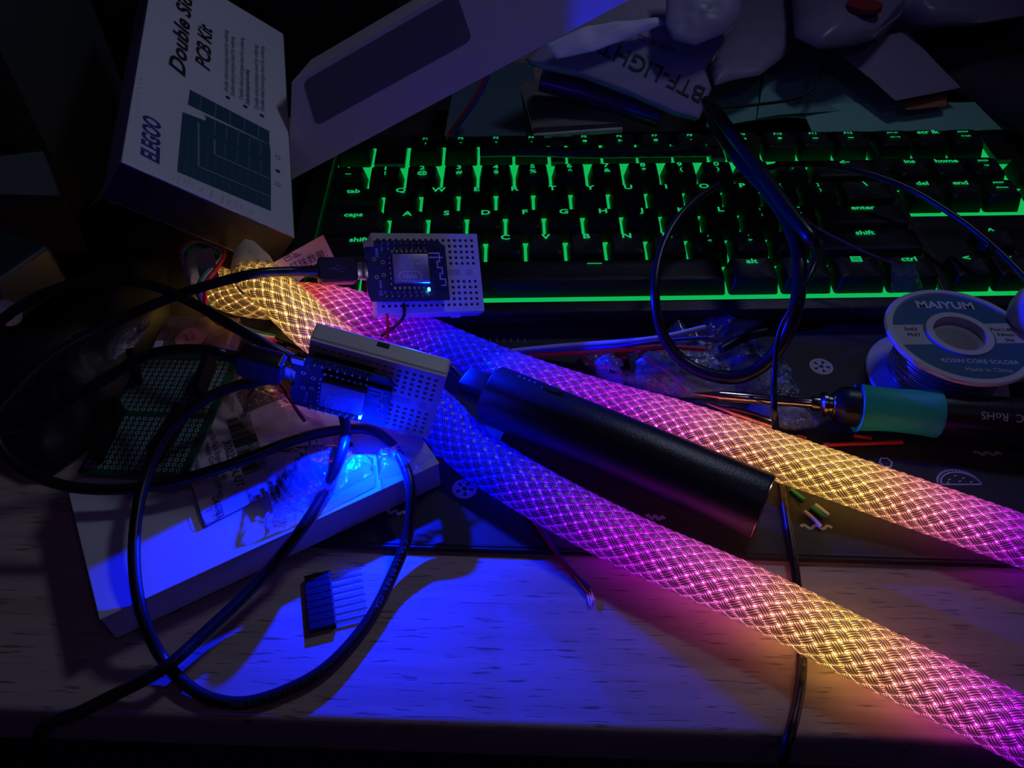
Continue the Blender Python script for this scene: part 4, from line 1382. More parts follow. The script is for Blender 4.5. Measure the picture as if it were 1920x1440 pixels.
g = G(); g.lathe([(0, x2 - .1), (.80, x2 - .1), (.84, x2 + .4), (.86, x2 + 2), (.86, Li + 3), (.8, Li + 3.1), (0, Li + 3.1)], 48, RY(90)); part('handle', g, MAT['black_plastic'], si, smooth=30)
g = G()
an = math.radians(38)
g.text('CE  FC  RoHS', .42, T(ix(1880), -.865 * math.sin(an), .865 * math.cos(an)) @ RX(38) @ RZ(180), bold=.0)
part('handle_print', g, MAT['silk'], si)
g = G(); g.prism(rrect(4.6, .5, .24, 6), 0, .03, T(ix(1900), -.84, -.05) @ RX(88), bev=.01); part('display_strip', g, MAT['rubber'], si)
g = G(); c = T(ix(1790), -.85, -.05) @ RX(85); g.box(.24, .045, .01, (0, 0, 0), m=c); g.box(.045, .24, .01, (0, 0, 0), m=c); part('plus_mark', g, MAT['silk'], si)

# spare tip under the iron
st0 = at(1325, 756, .55); st1 = at(1455, 800, .5)
STF = frame(st0, st1 - st0, n=(0, 0, 1)); Ls = np.linalg.norm(st1 - st0)
g = G(); g.lathe([(0, 0), (.04, 0.02), (.2, .9), (.28, 1.1), (.28, Ls), (0, Ls)], 28, STF @ RY(90)); thing('spare_tip', g, MAT['copper'], 'copper coloured spare soldering tip under the barrel of the iron', 'soldering tip', smooth=30)

# ------------------------------------------------------------------ printed kit box, upper left
fA = at(227, 303, 8.5); fB = at(552, 445, 3.8)
ew = fB - fA
r_ = ray(533, 88); kk = ((fB - CAM) @ ew) / (r_ @ ew); fT = CAM + r_ * kk
EF = frame(fA, ew, ey=fT - fB); WW = np.linalg.norm(ew); HH = np.linalg.norm(fT - fB) + 1.5
eb = root('kit_box', 'white printed circuit kit box wrapped in clear film, tilted at the upper left', 'box', EF)
DB = 2.0
g = G(); g.box(WW, HH, DB, (WW / 2, HH / 2, -DB / 2), bev=.05); part('box_body', g, MAT['white_card'], eb)
g = G(); g.box(WW + .03, .02, DB - .1, (WW / 2, -.012, -DB / 2)); part('printed_side', g, M('side_print', (.018, .018, .05), .4, bump=.4, bscale=150), eb, label='dark printed side')
En = EF[:3, 2]


def el(px, py):
    q = hit(px, py, fA, En) - fA
    return float(q @ EF[:3, 0]), float(q @ EF[:3, 1])


def etext(s_, px0, py0, px1, py1, size, name, mat_, shear=0.0, bold=0.0, sx=1.0):
    """text fitted between two picture points, lying on the printed face"""
    a = el(px0, py0); b = el(px1, py1)
    V, F = text_mesh(s_, size, shear, bold, 1.0, 'LEFT', .004)
    V = np.array(V); wd = V[:, 0].max() - V[:, 0].min(); L_ = math.hypot(b[0] - a[0], b[1] - a[1])
    V[:, 0] = (V[:, 0] - V[:, 0].min()) * L_ / wd
    ang = math.degrees(math.atan2(b[1] - a[1], b[0] - a[0]))
    g = G(); g.add(V, F, T(a[0], a[1], .006) @ RZ(ang)); return part(name, g, mat_, eb)


etext('ELEGOO', 283, 302, 287, 222, 1.0, 'maker_print', MAT['ink_blue'], shear=.25, bold=.035)
etext('Double Sided', 333, 138, 352, -38, 1.05, 'title_print', MAT['ink'], shear=.3, bold=.03)
etext('PCB Kit', 381, 128, 387, 48, 1.0, 'title_print', MAT['ink'], shear=.3, bold=.03)
for x0_, y0_, x1_, y1_ in ((424, 172, 424, 56), (436, 180, 436, 68), (452, 186, 454, 70), (464, 196, 464, 130), (481, 204, 480, 84), (492, 208, 492, 86)):
    etext('Double sided prototype board for soldering', x0_, y0_, x1_, y1_, .32, 'small_print', M('grey_ink', (.16, .16, .24), .6), bold=.01)
g = G()
for px_, py_ in ((427, 183), (460, 200), (491, 217)):
    a = el(px_, py_); g.lathe([(0, .01), (.12, .01), (.12, 0)], 16, T(a[0], a[1], 0))
part('bullet_print', g, MAT['ink'], eb)
g = G()
for px_, py_ in ((521, 295), (521, 346)):
    a = el(px_, py_); stroke(g, [A3(a[0] + .11 * math.cos(t), a[1] + .14 * math.sin(t), .008) for t in np.linspace(0, 6.3, 16)], .015)
a = el(521, 321); g.lathe([(0, .01), (.12, .01), (.12, 0)], 16, T(a[0], a[1], 0))
part('symbol_print', g, MAT['ink'], eb)


def epoly(pts, z0, z1, mat_, name):
    P = [el(*p) for p in pts]
    A_ = sum(P[i][0] * P[(i + 1) % len(P)][1] - P[(i + 1) % len(P)][0] * P[i][1] for i in range(len(P)))
    if A_ < 0: P = P[::-1]
    g = G(); g.prism(P, z0, z1); return part(name, g, mat_, eb)


def edots(c4, nu, nv, r, z, name):
    P = [np.array(el(*p)) for p in c4]; g = G()
    for i in range(nu):
        for j in range(nv):
            u, v = (i + .5) / nu, (j + .5) / nv
            q = P[0] * (1 - u) * (1 - v) + P[1] * u * (1 - v) + P[2] * u * v + P[3] * (1 - u) * v
            g.add([(q[0] - r, q[1], z), (q[0], q[1] - r, z), (q[0] + r, q[1], z), (q[0], q[1] + r, z)], [[0, 1, 2, 3]])
    part(name, g, MAT['ink_teal2'], eb)


for pts, z, nu, nv in (([(332, 322), (342, 210), (506, 272), (508, 396)], .004, 20, 12), ([(373, 312), (377, 228), (507, 280), (508, 366)], .010, 18, 8),
                   ([(352, 196), (356, 168), (505, 246), (505, 270)], .004, 34, 5), ([(384, 248), (386, 218), (505, 274), (504, 302)], .016, 24, 5), ([(404, 288), (406, 262), (505, 306), (505, 332)], .016, 18, 4)):
    epoly(pts, 0, z, MAT['ink_teal'], 'board_picture')
    c = np.mean(np.array(pts, float), axis=0); ins = [tuple(c + (np.array(p) - c) * .9) for p in pts]
    edots(ins, nu, nv, .028, z + .004, 'board_picture_dots')
g = G()
P_ = [(373, 314), (374, 229)]
for a_, b_ in (((372, 230), (372, 313)), ((372, 313), (508, 370)), ((402, 262), (402, 290)), ((402, 290), (506, 336)), ((382, 216), (506, 272))):
    a = el(*a_); b = el(*b_); stroke(g, [A3(a[0], a[1], .022), A3((a[0] + b[0]) / 2, (a[1] + b[1]) / 2, .022), A3(b[0], b[1], .022)], .045)
part('board_picture_rim', g, MAT['ink_teal2'], eb)
# shrink film: a thin wrinkled skin with small welded folds along the lower edge
g = G(); g.box(WW + .06, HH + .06, DB + .06, (WW / 2, HH / 2, -DB / 2), bev=.07)
FILMW = plastic_film('shrink_film', (.8, .85, .95), 0.0, .2, .15, 60, 0.0)
part('shrink_film', g, FILMW, eb, label='clear wrinkled wrapping film')
g = G()
for k in range(16):
    u = .25 + .5 * k / 16 + rnd.uniform(-.02, .02)
    g.tube([A3(WW * u, .1 + rnd.uniform(0, .25), .05), A3(WW * u + rnd.uniform(-.05, .1), .3 + rnd.uniform(0, .2), .06), A3(WW * u + .05, .4 + rnd.uniform(0, .3), .05)], .012, 5)
for k in range(9):
    g.tube([A3(.1 + rnd.uniform(0, .2), 6.0 - .35 * k, .05), A3(.2 + rnd.uniform(0, .2), 6.15 - .35 * k, .06), A3(.3, 6.2 - .35 * k, .05)], .012, 5)
part('film_fold', g, MAT['film'], eb)

# dark stack that carries the kit box
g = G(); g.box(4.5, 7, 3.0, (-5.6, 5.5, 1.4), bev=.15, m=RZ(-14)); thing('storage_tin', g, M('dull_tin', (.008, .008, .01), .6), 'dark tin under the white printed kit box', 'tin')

# ------------------------------------------------------------------ long pale carton behind it
E0 = at(548, 336, 3.2); E1 = hit(1190, -6, at(1190, -6, 11.5), A3(0, 0, 1))
ce = E1 - E0; cl = np.linalg.norm(ce)
CF = frame(E0, ce, ey=A3(-.12, .95, .75))
tp = hit(640, 100, E0, CF[:3, 2]) - E0; chh = float(tp @ CF[:3, 1])
cb = root('long_carton', 'long pale carton with a slate blue label, leaning over the keyboard', 'carton', CF)
g = G(); bk = np.linalg.inv(CF[:3, :3]) @ A3(.25, 1.0, .05) * 2.4
tl_ = hit(551, 168, E0, CF[:3, 2]) - E0
q_ = [A3(-.2, 0, 0), A3(cl + 16, 0, 0), A3(cl + 16, chh, 0), A3(float(tl_ @ CF[:3, 0]), chh, 0)]
g.add(q_ + [p + bk for p in q_], [[0, 1, 2, 3], [7, 6, 5, 4], [0, 4, 5, 1], [1, 5, 6, 2], [2, 6, 7, 3], [3, 7, 4, 0]]); part('carton_body', g, MAT['carton'], cb)
P = []
for p in ((560, 170), (590, 238), (885, 72), (862, 28)):
    q = hit(*p, E0, CF[:3, 2]) - E0; P.append((float(q @ CF[:3, 0]), float(q @ CF[:3, 1])))
x0_, x1_ = P[1][0] + .1, P[2][0]; y0_, y1_ = P[1][1], chh - .3
g = G(); g.prism([(x + (x0_ + x1_) / 2, y + (y0_ + y1_) / 2) for x, y in rrect(x1_ - x0_, abs(y1_ - y0_), .35, 5)], 0, .015); part('label_panel', g, MAT['grey_label'], cb)

# black block added behind to stand for the dark upper left
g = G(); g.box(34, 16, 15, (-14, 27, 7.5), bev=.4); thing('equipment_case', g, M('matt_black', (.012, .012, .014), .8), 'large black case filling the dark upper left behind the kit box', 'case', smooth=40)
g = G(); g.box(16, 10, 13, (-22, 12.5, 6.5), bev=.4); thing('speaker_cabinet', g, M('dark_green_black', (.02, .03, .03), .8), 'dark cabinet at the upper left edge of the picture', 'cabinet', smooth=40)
c4 = [at(-60, 362, 5.0), at(112, 366, 5.0), at(80, 283, 5.0), at(-60, 300, 5.0)]
cm = np.mean(c4, axis=0)
dbx = root('small_carton', 'small grey carton in the dark clutter left of the kit box', 'carton', T(cm[0], cm[1], 0))
g = G(); P = [(p[0], p[1]) for p in c4]; g.prism(P, 4.95, 5.0); part('lid', g, M('grey_lid', (.10, .12, .115), .7), dbx, world=True)
g = G(); g.prism(P, 0.0, 4.94); part('carton_body', g, M('maroon_card', (.03, .01, .015), .8), dbx, world=True)

# ------------------------------------------------------------------ dark things at the left
ol = [at(x, y, .3) for x, y in ((-40, 640), (80, 560), (200, 470), (330, 500), (330, 600), (260, 700), (235, 790), (150, 850), (90, 890), (20, 860), (-50, 840))]
V, F = pillow(ol, 1.7, .2, 16, .35, .7, 3, 6, .5)
thing('dark_pouch', G().add(V, F), M('dark_nylon', (.010, .012, .012), .6, bump=.5, bscale=90), 'crumpled dark pouch left of the green circuit board', 'pouch', smooth='all')
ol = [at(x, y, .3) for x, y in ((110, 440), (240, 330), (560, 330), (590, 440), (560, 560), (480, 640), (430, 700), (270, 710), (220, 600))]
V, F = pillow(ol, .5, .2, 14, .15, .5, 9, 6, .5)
thing('dark_cloth', G().add(V, F), M('black_cloth', (.008, .008, .010), .9), 'flat black cloth in the shadow under the white printed kit box', 'cloth', smooth='all')  # added black sheet, darkens the desk where shade falls
k0 = at(30, 560, 2.6)
dv = root('camera_body', 'dark device with a ribbed dial at the left edge of the picture', 'device', T(k0[0], k0[1], 2.1) @ RZ(-25))
g = G(); g.box(3.4, 3.0, 2.2, (-.8, .5, 1.2), bev=.3, seg=4); part('housing', g, M('slate_plastic', (.022, .03, .03), .5), dv, smooth=40)
g = G()
for q in range(60):
    a = 2 * math.pi * q / 60
g.lathe([(0, 0), (.55, 0), (.6, .08), (.6, .5), (.52, .6), (0, .6)], 60, T(1.0, -1.3, .9) @ RY(60))
part('dial', g, MAT['tin'], dv, smooth=20, label='ribbed metal dial')
g = G(); g.prism([(0, 0), (.9, 0), (.55, -2.1)], 0, .12, T(-.3, -1.1, .6) @ RX(20)); part('hinge_plate', g, M('grey_plate', (.15, .15, .15), .5), dv)

# clear component box with the round sticker
cc = at(362, 628, 1.9)
ob = root('component_box', 'small clear plastic box with a round pinkish sticker, left of the yellow tube end', 'box', T(cc[0], cc[1], 0.9) @ RZ(-4))
g = G(); g.box(3.2, 2.3, .9, (0, 0.2, .45), bev=.12, seg=3); part('clear_shell', g, plastic_film('clear_shell', (.75, .6, .6), .25, .12, .3, 60, .12), ob, smooth=40)
g = G(); g.box(2.9, 2.0, .35, (0, .2, .3), bev=.05); part('foam_insert', g, M('brown_foam', (.16, .07, .06), .8), ob)
g = G(); g.lathe([(0, .93), (.62, .93), (.62, .905)], 40, T(-.1, -.1, 0)); part('sticker', g, MAT['sticker'], ob, label='round pinkish sticker')
g = G(); stroke(g, [A3(-.1 + .54 * math.cos(t), -.1 + .54 * math.sin(t), .936) for t in np.linspace(0, 6.3, 40)], .012)
g.text('QC PASS', .2, T(-.1, .08, .935) @ RZ(-60), bold=.02); g.text('PASSED', .16, T(-.28, -.1, .935) @ RZ(-60), bold=.02)
part('sticker_print', g, M('red_ink', (.35, .05, .06), .6), ob)
g = G(); g.box(.3, .5, .05, (-1.35, -.45, .95), m=RZ(8)); part('paper_tab', g, MAT['label_white'], ob)
for k in range(2):
    V, F = sheet([at(210 + 20 * k, 690 - 30 * k, 2.4), at(262, 642, 2.6), at(282, 600, 3.0), at(232, 620 + 10 * k, 2.6)], 12, 12, .02, .25, 2, 9 + k)
    thing('plastic_wrap', G().add(V, F), MAT['film_dark'], ('crumpled clear wrap left of the clear component box', 'smaller crumpled clear wrap behind the dark pouch')[k], 'wrap', smooth='all')

# ------------------------------------------------------------------ perforated board with socket headers
q0, q1, q2, q3 = at(145, 886, 2.05), at(348, 896, 2.05), at(452, 668, 2.5), at(268, 664, 2.5)
PBX = frame(q0, q1 - q0, ey=q3 - q0)
pbd = root('perforated_board', 'green perforated circuit board with black socket headers, lying on the white box', 'circuit board', PBX)
Pl_ = xf([q0, q1, q2, q3], np.linalg.inv(PBX))
g = G(); g.prism([(p[0], p[1]) for p in Pl_], -.14, .0); part('board', g, MAT['pcb_green'], pbd)
g = G()
ux = Pl_[1][:2]; uy = Pl_[3][:2]; ux2 = Pl_[2][:2]


def pbl(u, v):
    a = np.array([0, 0.]); return (1 - u) * (1 - v) * a + u * (1 - v) * ux + u * v * ux2 + (1 - u) * v * uy


for i in range(15):
    for j in range(24):
        if j in (11,): continue
        x, y = pbl((i + .9) / 16.5, (j + 1.3) / 26.0)
        n = 10
        V = [(x + r * math.cos(2 * math.pi * k / n), y + r * math.sin(2 * math.pi * k / n), .004) for r in (.048, .085) for k in range(n)]
        g.add(V, [[k, (k + 1) % n, n + (k + 1) % n, n + k] for k in range(n)])
part('hole_rings', g, M('solder_rings', (.5, .55, .6), .4), pbd)
PI_ = np.linalg.inv(PBX)
for (xa, ya, xb, yb) in ((188, 868, 232, 770), (296, 868, 350, 782), (378, 748, 402, 682), (262, 720, 258, 680)):
    a = xf([hit(xa, ya, q0, PBX[:3, 2])], PI_)[0]; b = xf([hit(xb, yb, q0, PBX[:3, 2])], PI_)[0]
    L_ = np.linalg.norm(b - a)
    m_ = T(*a) @ RZ(math.degrees(math.atan2(b[1] - a[1], b[0] - a[0])))
    g = G(); g.box(L_, .25, .85, (L_ / 2, 0, .43), bev=.02)
    o = part('socket_header', g, MAT['header_black'], pbd)

# bring headers into place (frames above are local to the board)
for o, (xa, ya, xb, yb) in zip([c for c in pbd.children if c.name.startswith('socket_header')], ((188, 868, 232, 770), (296, 868, 350, 782), (378, 748, 402, 682), (262, 720, 258, 680))):
    a = xf([hit(xa, ya, q0, PBX[:3, 2])], PI_)[0]; b = xf([hit(xb, yb, q0, PBX[:3, 2])], PI_)[0]
    o.location = Vector(a) * S
    o.rotation_euler = (0, 0, math.atan2(b[1] - a[1], b[0] - a[0]))

# ------------------------------------------------------------------ labelled bag of pin headers on the white box
ZL = 1.69
bag = root('labelled_bag', 'clear bag with a white barcode label lying on the white box', 'bag', T(*at(440, 860, ZB)))
V, F = sheet([at(332, 842, ZL), at(386, 986, ZL), at(528, 915, ZL), at(440, 735, ZL)], 14, 14, .02, .012, .8, 2)
part('label', G().add(V, F), MAT['label_white'], bag, smooth=60, world=True, label='white barcode label')
d0 = at(393, 795, ZL + .05); d1 = at(415, 870, ZL + .05); td = d1 - d0; td[2] = 0; td /= np.linalg.norm(td)
TU = np.cross([0, 0, 1], td)


def ltext(s_, px, py, size, g, bold=0.0):
    g.text(s_, size, frame(at(px, py, ZL + .06), td, n=(0, 0, 1)), align='LEFT', bold=bold, sx=.92)


g = G()
ltext('X002SHDUUT', 424, 826, .42, g)
ltext('Hotop 50 Pack Single Row 40', 391, 792, .27, g)
ltext('Male Pin Header Connector 2.54 mm', 378, 796, .27, g)
ltext('New', 364, 803, .22, g)
ltext('MADE_IN_CHINA', 352, 808, .28, g)
ltext('DK0783', 403, 930, .32, g)
ltext('1', 391, 955, .25, g)
part('label_print', g, MAT['ink'], bag, world=True)
g = G()
a = at(424, 786, ZL + .055); x = 0
rb = random.Random(3)
while x < 3.0:
    w_ = rb.choice((.025, .045, .07)); c = a + td * (x + w_ / 2)
    g.box(w_, .85, .006, (0, .42, 0), m=frame(c, td, n=(0, 0, 1))); x += w_ + rb.choice((.025, .04, .06))
part('barcode', g, MAT['ink'], bag, world=True)
g = G()
rl_ = [at(x, y, ZL + .055) for x, y in ((338, 850), (352, 890), (368, 935), (380, 972), (386, 981), (396, 980), (412, 972))]
stroke(g, rl_, .012); part('label_rim', g, M('grey_line', (.15, .15, .2), .6), bag, world=True)

pb2 = root('pin_bag', 'crinkled clear bag full of dark pin strips in front of the upright board', 'bag', T(*at(600, 860, ZB)))
ol = [at(x, y, ZB + .33) for x, y in ((462, 830), (540, 836), (632, 836), (700, 860), (700, 890), (620, 930), (512, 974), (498, 900))]
V, F = pillow(ol, .42, .08, 22, .18, 1.0, 8, 8, .6)
part('film', G().add(V, F), MAT['film'], pb2, smooth='all', world=True)
for k in range(9):
    a = at(510 + 8 * k, 935 - 11 * k, ZB + .18 + .02 * (k % 3)); b = at(630 + 4 * k, 880 - 5 * k, ZB + .18 + .03 * (k % 2))
    st = root('pin_strip', 'dark strip of header pins inside the crinkled clear bag', 'pin strip', frame(a, b - a, n=(0, 0, 1)), 'pin strips in the clear bag')
    L_ = np.linalg.norm(b - a)
    g = G(); g.box(L_, .2, .2, (L_ / 2, 0, .1)); part('housing', g, MAT['black_plastic'], st)
    g = G()
    for q in range(int(L_ / .254)): g.box(.05, .62, .05, (.15 + .254 * q, .0, .24), m=None)
    part('pins', g, MAT['tin'], st)
# crinkled transparent bag beyond it, with yellow reflections
ol = [at(x, y, 1.9) for x, y in ((432, 700), (520, 716), (560, 775), (610, 800), (560, 816), (470, 812), (440, 780), (412, 745))]
V, F = pillow(ol, .7, .1, 18, .35, 1.1, 12, 8, .6)
thing('clear_bag', G().add(V, F), MAT['film_dark'], 'crumpled clear bag touching the plug of the upright board', 'bag', smooth='all')
ol = [at(x, y, 1.85) for x, y in ((705, 850), (750, 838), (812, 856), (770, 885), (710, 900))]
V, F = pillow(ol, .4, .05, 18, .2, 1.4, 15, 8, .6)
thing('clear_bag', G().add(V, F), MAT['film'], 'small crumpled clear bag at the right end of the white box', 'bag', smooth='all')

# ------------------------------------------------------------------ tube ends, lead and tag
V, F = pillow([at(x, y, 4.1) for x, y in ((432, 520), (440, 480), (462, 458), (482, 462), (512, 490), (520, 510), (490, 545), (450, 548))], .75, .5, 12, .05, .8, 4, 5, .5)
part('end_cap', G().add(V, F), MAT['diffuser'], tubeA, smooth='all', world=True, label='milky end cap')
V, F = pillow([at(x, y, 3.0) for x, y in ((345, 520), (348, 490), (365, 468), (388, 466), (400, 480), (392, 535), (360, 545))], .5, .3, 12, .05, .8, 6, 5, .5)
part('end_cap', G().add(V, F), MAT['diffuser'], tubeB, smooth='all', world=True, label='milky end cap')
g = G(); m_ = frame(at(388, 500, 4.2), (1, .25, .1), n=(-.2, -.6, .7)); g.prism(rrect(.75, 1.5, .1, 3), -.05, .05, m_); thing('grey_clip', g, M('smoky_plastic', (.10, .08, .10), .3), 'smoky flat plastic clip over the yellow tube end', 'clip')
ld = root('ribbon_lead', 'red, white and green ribbon lead looping out of the yellow tube end', 'wires', T(*at(385, 560, 2.5)))
for k, (mm, nm) in enumerate((('red', 'red_wire'), ('white_ins', 'white_wire'), ('green_ins', 'green_wire'))):
    o_ = k * 6
    P = pth([(352 + o_, 520, 2.6), (338 + o_, 490, 3.0), (340 + o_, 466 + o_ * .5, 3.5), (366, 449 + o_, 3.4), (398 - o_ * .3, 455 + o_, 3.5), (420 - o_ * .3, 475 + o_ * .5, 3.7), (405 - o_, 505, 4.1), (386 - o_, 530, 4.0), (384 - o_, 555, 3.4), (392 + o_ * .3, 590 - o_, 2.9), (430, 615 - o_, 2.6), (470, 632 - o_, 2.4), (520, 640 - o_ * .6, 2.2)])
    g = G(); g.tube(P, .10, 8); part(nm, g, MAT[mm], ld, smooth=60, world=True)
g = G(); m_ = frame(at(548, 640, 2.2), at(590, 655, 2.2) - at(515, 630, 2.2), n=(0, -.3, 1)); g.box(1.4, .4, .4, (0, 0, 0), bev=.03, m=m_); g.box(.4, .55, .3, (-.4, 0, 0), m=m_)
part('connector', g, MAT['black_plastic'], ld, world=True)
def tagcurl(u, v): return .25 * np.sin(u * 2.6) * (1) + .1 * v * u
tg = root('paper_tag', 'curled paper tag with printed characters above the yellow light tube', 'tag', T(*at(570, 485, 3.8)))
tgc = [at(498, 512, 3.4), at(576, 530, 2.9), at(626, 484, 3.7), at(606, 440, 4.8)]
tgc = [at(500, 500, 3.9), at(560, 527, 3.3), at(627, 483, 3.7), at(606, 440, 4.8)]
V, F = sheet(tgc, 20, 10, .02, .0, 1, 0, lambda u, v: .12 * np.sin(v * 3.0))
part('paper', G().add(V, F), MAT['paper'], tg, smooth=60, world=True)
g = G()
tdx = at(600, 462, 4.2) - at(520, 497, 3.9); tn = np.cross(tgc[1] - tgc[0], tgc[3] - tgc[0]); tn /= np.linalg.norm(tn)
if tn[2] < 0: tn = -tn
g.text('色温: 幻彩', .40, frame(at(568, 470, 4.25) + tn * .18, tdx, n=tn)); g.text('灯珠数量:', .40, frame(at(580, 489, 3.9) + tn * .18, tdx, n=tn))
part('tag_print', g, MAT['ink'], tg, world=True)

# ------------------------------------------------------------------ clear bags on the mat
for ol, z, h_, mm, lb, sd in (
        ([(1245, 612), (1330, 583), (1402, 560), (1418, 580), (1437, 604), (1380, 632), (1330, 655), (1262, 652), (1238, 635)], .3, .45, 'film_grey', 'grey zip bag holding the ends of the red and white wires', 4),
        ([(1140, 700), (1165, 655), (1250, 650), (1340, 640), (1400, 625), (1440, 660), (1462, 700), (1440, 735), (1350, 748), (1270, 745), (1200, 730)], .3, .8, 'film_dark', 'crumpled clear bag of loose red wire behind the rear light tube', 7),
        ([(1440, 700), (1465, 672), (1482, 690), (1500, 735), (1536, 800), (1500, 808), (1440, 800), (1400, 770), (1410, 735)], .28, .5, 'film_dark', 'crumpled clear bag under the barrel of the soldering iron', 11),
        ([(1085, 670), (1160, 655), (1180, 690), (1170, 725), (1120, 705)], .28, .5, 'film', 'small clear bag against the rear light tube, left of the other bags', 13)):
    V, F = pillow([at(x, y, z) for x, y in ol], h_, .0, 20, .3, 1.2, sd, 8, .6)
    thing('clear_bag', G().add(V, F), MAT[mm], lb, 'bag', smooth='all')
lw = root('loose_wire', 'loose red wire looping inside the crumpled clear bag', 'wire', T(*at(1210, 690, .4)))
g = G(); g.tube(pth([(1085, 665, .5), (1130, 690, .5), (1150, 668, .6), (1190, 660, .7), (1220, 680, .6), (1255, 700, .7), (1285, 735, .5)]), .075, 8); part('insulation', g, MAT['red'], lw, smooth=60, world=True)
g = G(); g.tube(pth([(1130, 672, .5), (1150, 700, .5), (1175, 690, .6), (1178, 668, .6)]), .06, 8); part('insulation', g, MAT['blue_ins'], lw, smooth=60, world=True)
g = G(); m_ = frame(at(1160, 684, .8), (1, .1, .1), n=(0, -.2, 1)); g.prism(rrect(.9, .8, .1, 4), 0, .08, m_); thing('foil_sticker', g, MAT['steel'], 'small glossy silver square inside the crumpled clear bag', 'sticker')

# ------------------------------------------------------------------ packets and papers behind the keyboard
BO = at(1200, 150, 5.2)
tx = at(1125, 98, 6.0) - at(1308, 190, 4.0)
BPF = frame(BO, tx, n=(0.1, -.62, .72))
bn = BPF[:3, 2]
btb = root('mailer_bag', 'white poly bag printed with upside down black capitals, behind the keyboard', 'bag', T(*BO))
ol = [hit(x, y, BO, bn) for x, y in ((985, 112), (1075, 132), (1180, 172), (1265, 210), (1312, 222), (1334, 165), (1322, 130), (1345, 95), (1375, 50), (1368, -10), (1250, -40), (1120, 10), (1040, 60))]
V, F = pillow(ol, .0, 1.0, 18, .03, .5, 21, 6, .5)
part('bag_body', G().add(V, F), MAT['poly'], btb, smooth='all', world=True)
g = G()
p0 = hit(1318, 178, BO, bn); p1 = hit(1128, 84, BO, bn)
V, F = text_mesh('BTF-LIGHT', 1.35, 0, .005, 1, 'LEFT', .01)
V = np.array(V); V[:, 0] = (V[:, 0] - V[:, 0].min()); V[:, 0] *= np.linalg.norm(p1 - p0) / V[:, 0].max(); V[:, 2] += .04
g.add(V, F, frame(p0, p1 - p0, n=bn))
V, F = text_mesh('WS2812B LED', .45, 0, 0, 1, 'LEFT', .01)
V = np.array(V); V[:, 0] = V[:, 0] - V[:, 0].min(); p0 = hit(1268, 97, BO, bn); p1 = hit(1196, 68, BO, bn); V[:, 0] *= np.linalg.norm(p1 - p0) / V[:, 0].max(); V[:, 2] += .04
g.add(V, F, frame(p0, p1 - p0, n=bn))
part('bag_print', g, MAT['ink'], btb, world=True)
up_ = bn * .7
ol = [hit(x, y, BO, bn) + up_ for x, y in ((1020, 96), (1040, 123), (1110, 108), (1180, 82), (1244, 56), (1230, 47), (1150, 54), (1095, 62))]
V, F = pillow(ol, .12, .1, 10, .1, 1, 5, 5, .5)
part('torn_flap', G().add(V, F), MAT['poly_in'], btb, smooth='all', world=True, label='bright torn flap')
ol = [hit(x, y, BO, bn) + bn * 1.3 for x, y in ((1235, 70), (1250, 98), (1290, 108), (1345, 85), (1372, 55), (1376, 15), (1340, -20), (1240, -20))]
V, F = pillow(ol, .2, .2, 12, .1, .6, 6, 5, .5)
part('rounded_flap', G().add(V, F), MAT['poly'], btb, smooth='all', world=True)


def paper(name, quad, mm, lb, cat, amp=.1, sd=1, th=.04, curl=None):
    V, F = sheet([at(*p) for p in quad], 20, 20, th, amp, .25, sd, curl)
    return thing(name, G().add(V, F), MAT[mm] if isinstance(mm, str) else mm, lb, cat, smooth=60)


paper('leaflet', [(833, 256, 2.6), (1010, 253, 2.6), (1000, 120, 3.4), (860, 120, 3.2)], M('blue_leaflet', (.10, .16, .22), .5), 'dark blue leaflet behind the F keys, under the pale carton', 'leaflet')
gb = root('small_box', 'small flat grey box whose near edge glows green behind the keyboard', 'box', T(*at(1080, 200, 2.6)))
c4 = [at(1000, 249, 2.9), at(1166, 240, 2.9), at(1150, 150, 2.9), at(975, 158, 2.9)]
g = G(); g.prism([(p[0], p[1]) for p in c4], 2.86, 3.2); part('box_body', g, M('grey_box', (.20, .17, .17), .6), gb, world=True)
e0, e1_ = c4[0], c4[1]
g = G(); g.tube([e0 + A3(0, -.1, -.15), e1_ + A3(0, -.1, -.05)], .16, 8); g.tube([c4[0] + A3(0, 0, .2), c4[3] + A3(0, 0, .2)], .07, 6); part('rim', g, M('pale_rim', (.6, .62, .55), .6), gb, world=True)
g = G(); g.tube(pth([(1015, 150, 4.3), (1100, 172, 3.9), (1180, 200, 3.5), (1240, 220, 3.2)]), .62, 20); thing('marker_pen', g, M('purple_gloss', (.08, .05, .16), .2), 'dark glossy tube shaped pen under the printed poly bag', 'pen', smooth=60)
rw = root('ribbon_wire', 'thin red and blue ribbon wire dropping from the long carton to the keys', 'wires', T(*at(870, 200, 3.5)))
for k, mm in enumerate(('red', 'blue_ins')):
    g = G(); g.tube(pth([(912 + 5 * k, 140, 5.5), (898 + 6 * k, 170, 4.8), (875 + 7 * k, 205, 4.0), (846 + 7 * k, 246, 3.0), (838 + 7 * k, 262, 2.7)]), .1, 8); part(('red_wire', 'blue_wire')[k], g, MAT[mm], rw, smooth=60, world=True)
g = G(); g.tube(pth([(900, 285, 3.3), (1000, 284, 3.3), (1100, 287, 3.3), (1200, 286, 3.3), (1330, 284, 3.3)]), .26, 12); thing('black_tool', g, MAT['black_plastic'], 'black rod lying along the gap under the F keys', 'rod', smooth=60)

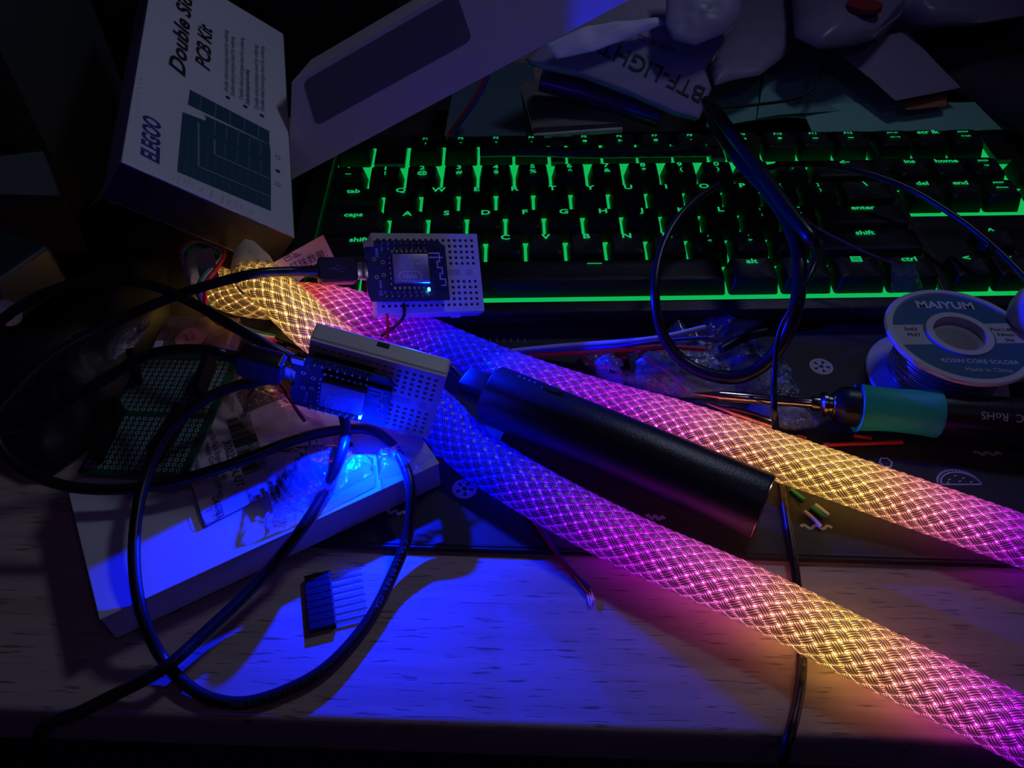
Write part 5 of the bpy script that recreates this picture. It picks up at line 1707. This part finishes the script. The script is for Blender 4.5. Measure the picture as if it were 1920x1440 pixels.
paper('sheet_of_paper', [(1325, 232, 2.9), (1520, 222, 3.0), (1580, 60, 4.0), (1340, 60, 4.2)], M('green_grey_paper', (.20, .48, .38), .7), 'large pale sheet lying behind the keyboard below the coiled cable end', 'paper', .3, 2)  # green backlight spill painted into the sheet colour
paper('sheet_of_paper', [(1522, 250, 2.75), (1930, 243, 2.75), (1960, 190, 3.2), (1500, 198, 3.2)], M('white_paper2', (.26, .62, .45), .7), 'pale paper strip right behind the print screen keys', 'paper', .08, 3)  # strip tinted with the green light leaking from the keys
paper('sheet_of_paper', [(1420, 220, 3.3), (1700, 192, 3.3), (1690, 80, 4.2), (1440, 90, 4.2)], M('grey_paper3', (.18, .42, .34), .7), 'pale sheet curving under the blue edged leaflet', 'paper', .2, 5)  # same green key light put into the base colour
paper('leaflet', [(1680, 188, 4.2), (1800, 165, 4.2), (1700, 60, 5.6), (1562, 88, 5.4)], M('lilac_leaflet', (.28, .24, .36), .6), 'lilac leaflet with a bright left edge at the upper right', 'leaflet', .1, 6)
paper('cardboard_scrap', [(1698, 206, 3.6), (1775, 198, 3.6), (1775, 156, 4.0), (1683, 172, 4.0)], 'kraft', 'small orange brown cardboard scrap below the lilac leaflet', 'cardboard', .06, 7)
g = G(); g.tube(pth([(1335, 204, 4.6), (1420, 196, 4.4), (1500, 182, 4.4), (1535, 150, 4.8), (1548, 110, 5.2), (1556, 70, 5.8)]), .09, 8); thing('thin_cable', g, MAT['black_ins'], 'thin black cable curving over the pale sheets behind the keyboard', 'cable', smooth=60)
ol = [at(x, y, 3.2) for x, y in ((1650, 85), (1760, 60), (1860, 35), (1990, 20), (1990, 320), (1905, 242), (1840, 200), (1780, 165), (1720, 125))]
V, F = pillow(ol, 1.2, .5, 16, .3, .25, 4, 6, .5)
thing('cloth_pouch', G().add(V, F), MAT['grey_cloth'], 'dark grey cloth pouch filling the upper right corner', 'pouch', smooth='all')
ol = [at(x, y, 6.5) for x, y in ((1490, 70), (1530, 89), (1590, 82), (1640, 68), (1690, 27), (1740, 42), (1840, 42), (1960, 22), (1990, -60), (1700, -120), (1480, -60))]
mbx = root('plastic_mailer', 'white plastic mailer with a dark red oval logo cut off by the top edge', 'bag', T(*at(1640, 30, 6.5)))
V, F = pillow(ol, 1.0, .6, 18, .3, .3, 9, 6, .5)
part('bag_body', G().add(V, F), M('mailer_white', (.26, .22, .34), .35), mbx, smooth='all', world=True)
mo = at(1618, 20, 7.4)
g = G(); g.prism([(mo[0] + .95 * math.cos(a), mo[1] + .85 * math.sin(a)) for a in np.linspace(0, 2 * math.pi, 32)[:-1]], 7.5, 7.75); part('oval_logo', g, M('dark_red', (.28, .01, .02), .5), mbx, world=True)
ol = [at(x, y, 5.0) for x, y in ((1340, 160), (1330, 128), (1360, 70), (1376, -20), (1500, -20), (1500, 60), (1478, 100), (1425, 140), (1372, 150))]
V, F = pillow(ol, .6, .4, 14, .25, .4, 12, 6, .5)
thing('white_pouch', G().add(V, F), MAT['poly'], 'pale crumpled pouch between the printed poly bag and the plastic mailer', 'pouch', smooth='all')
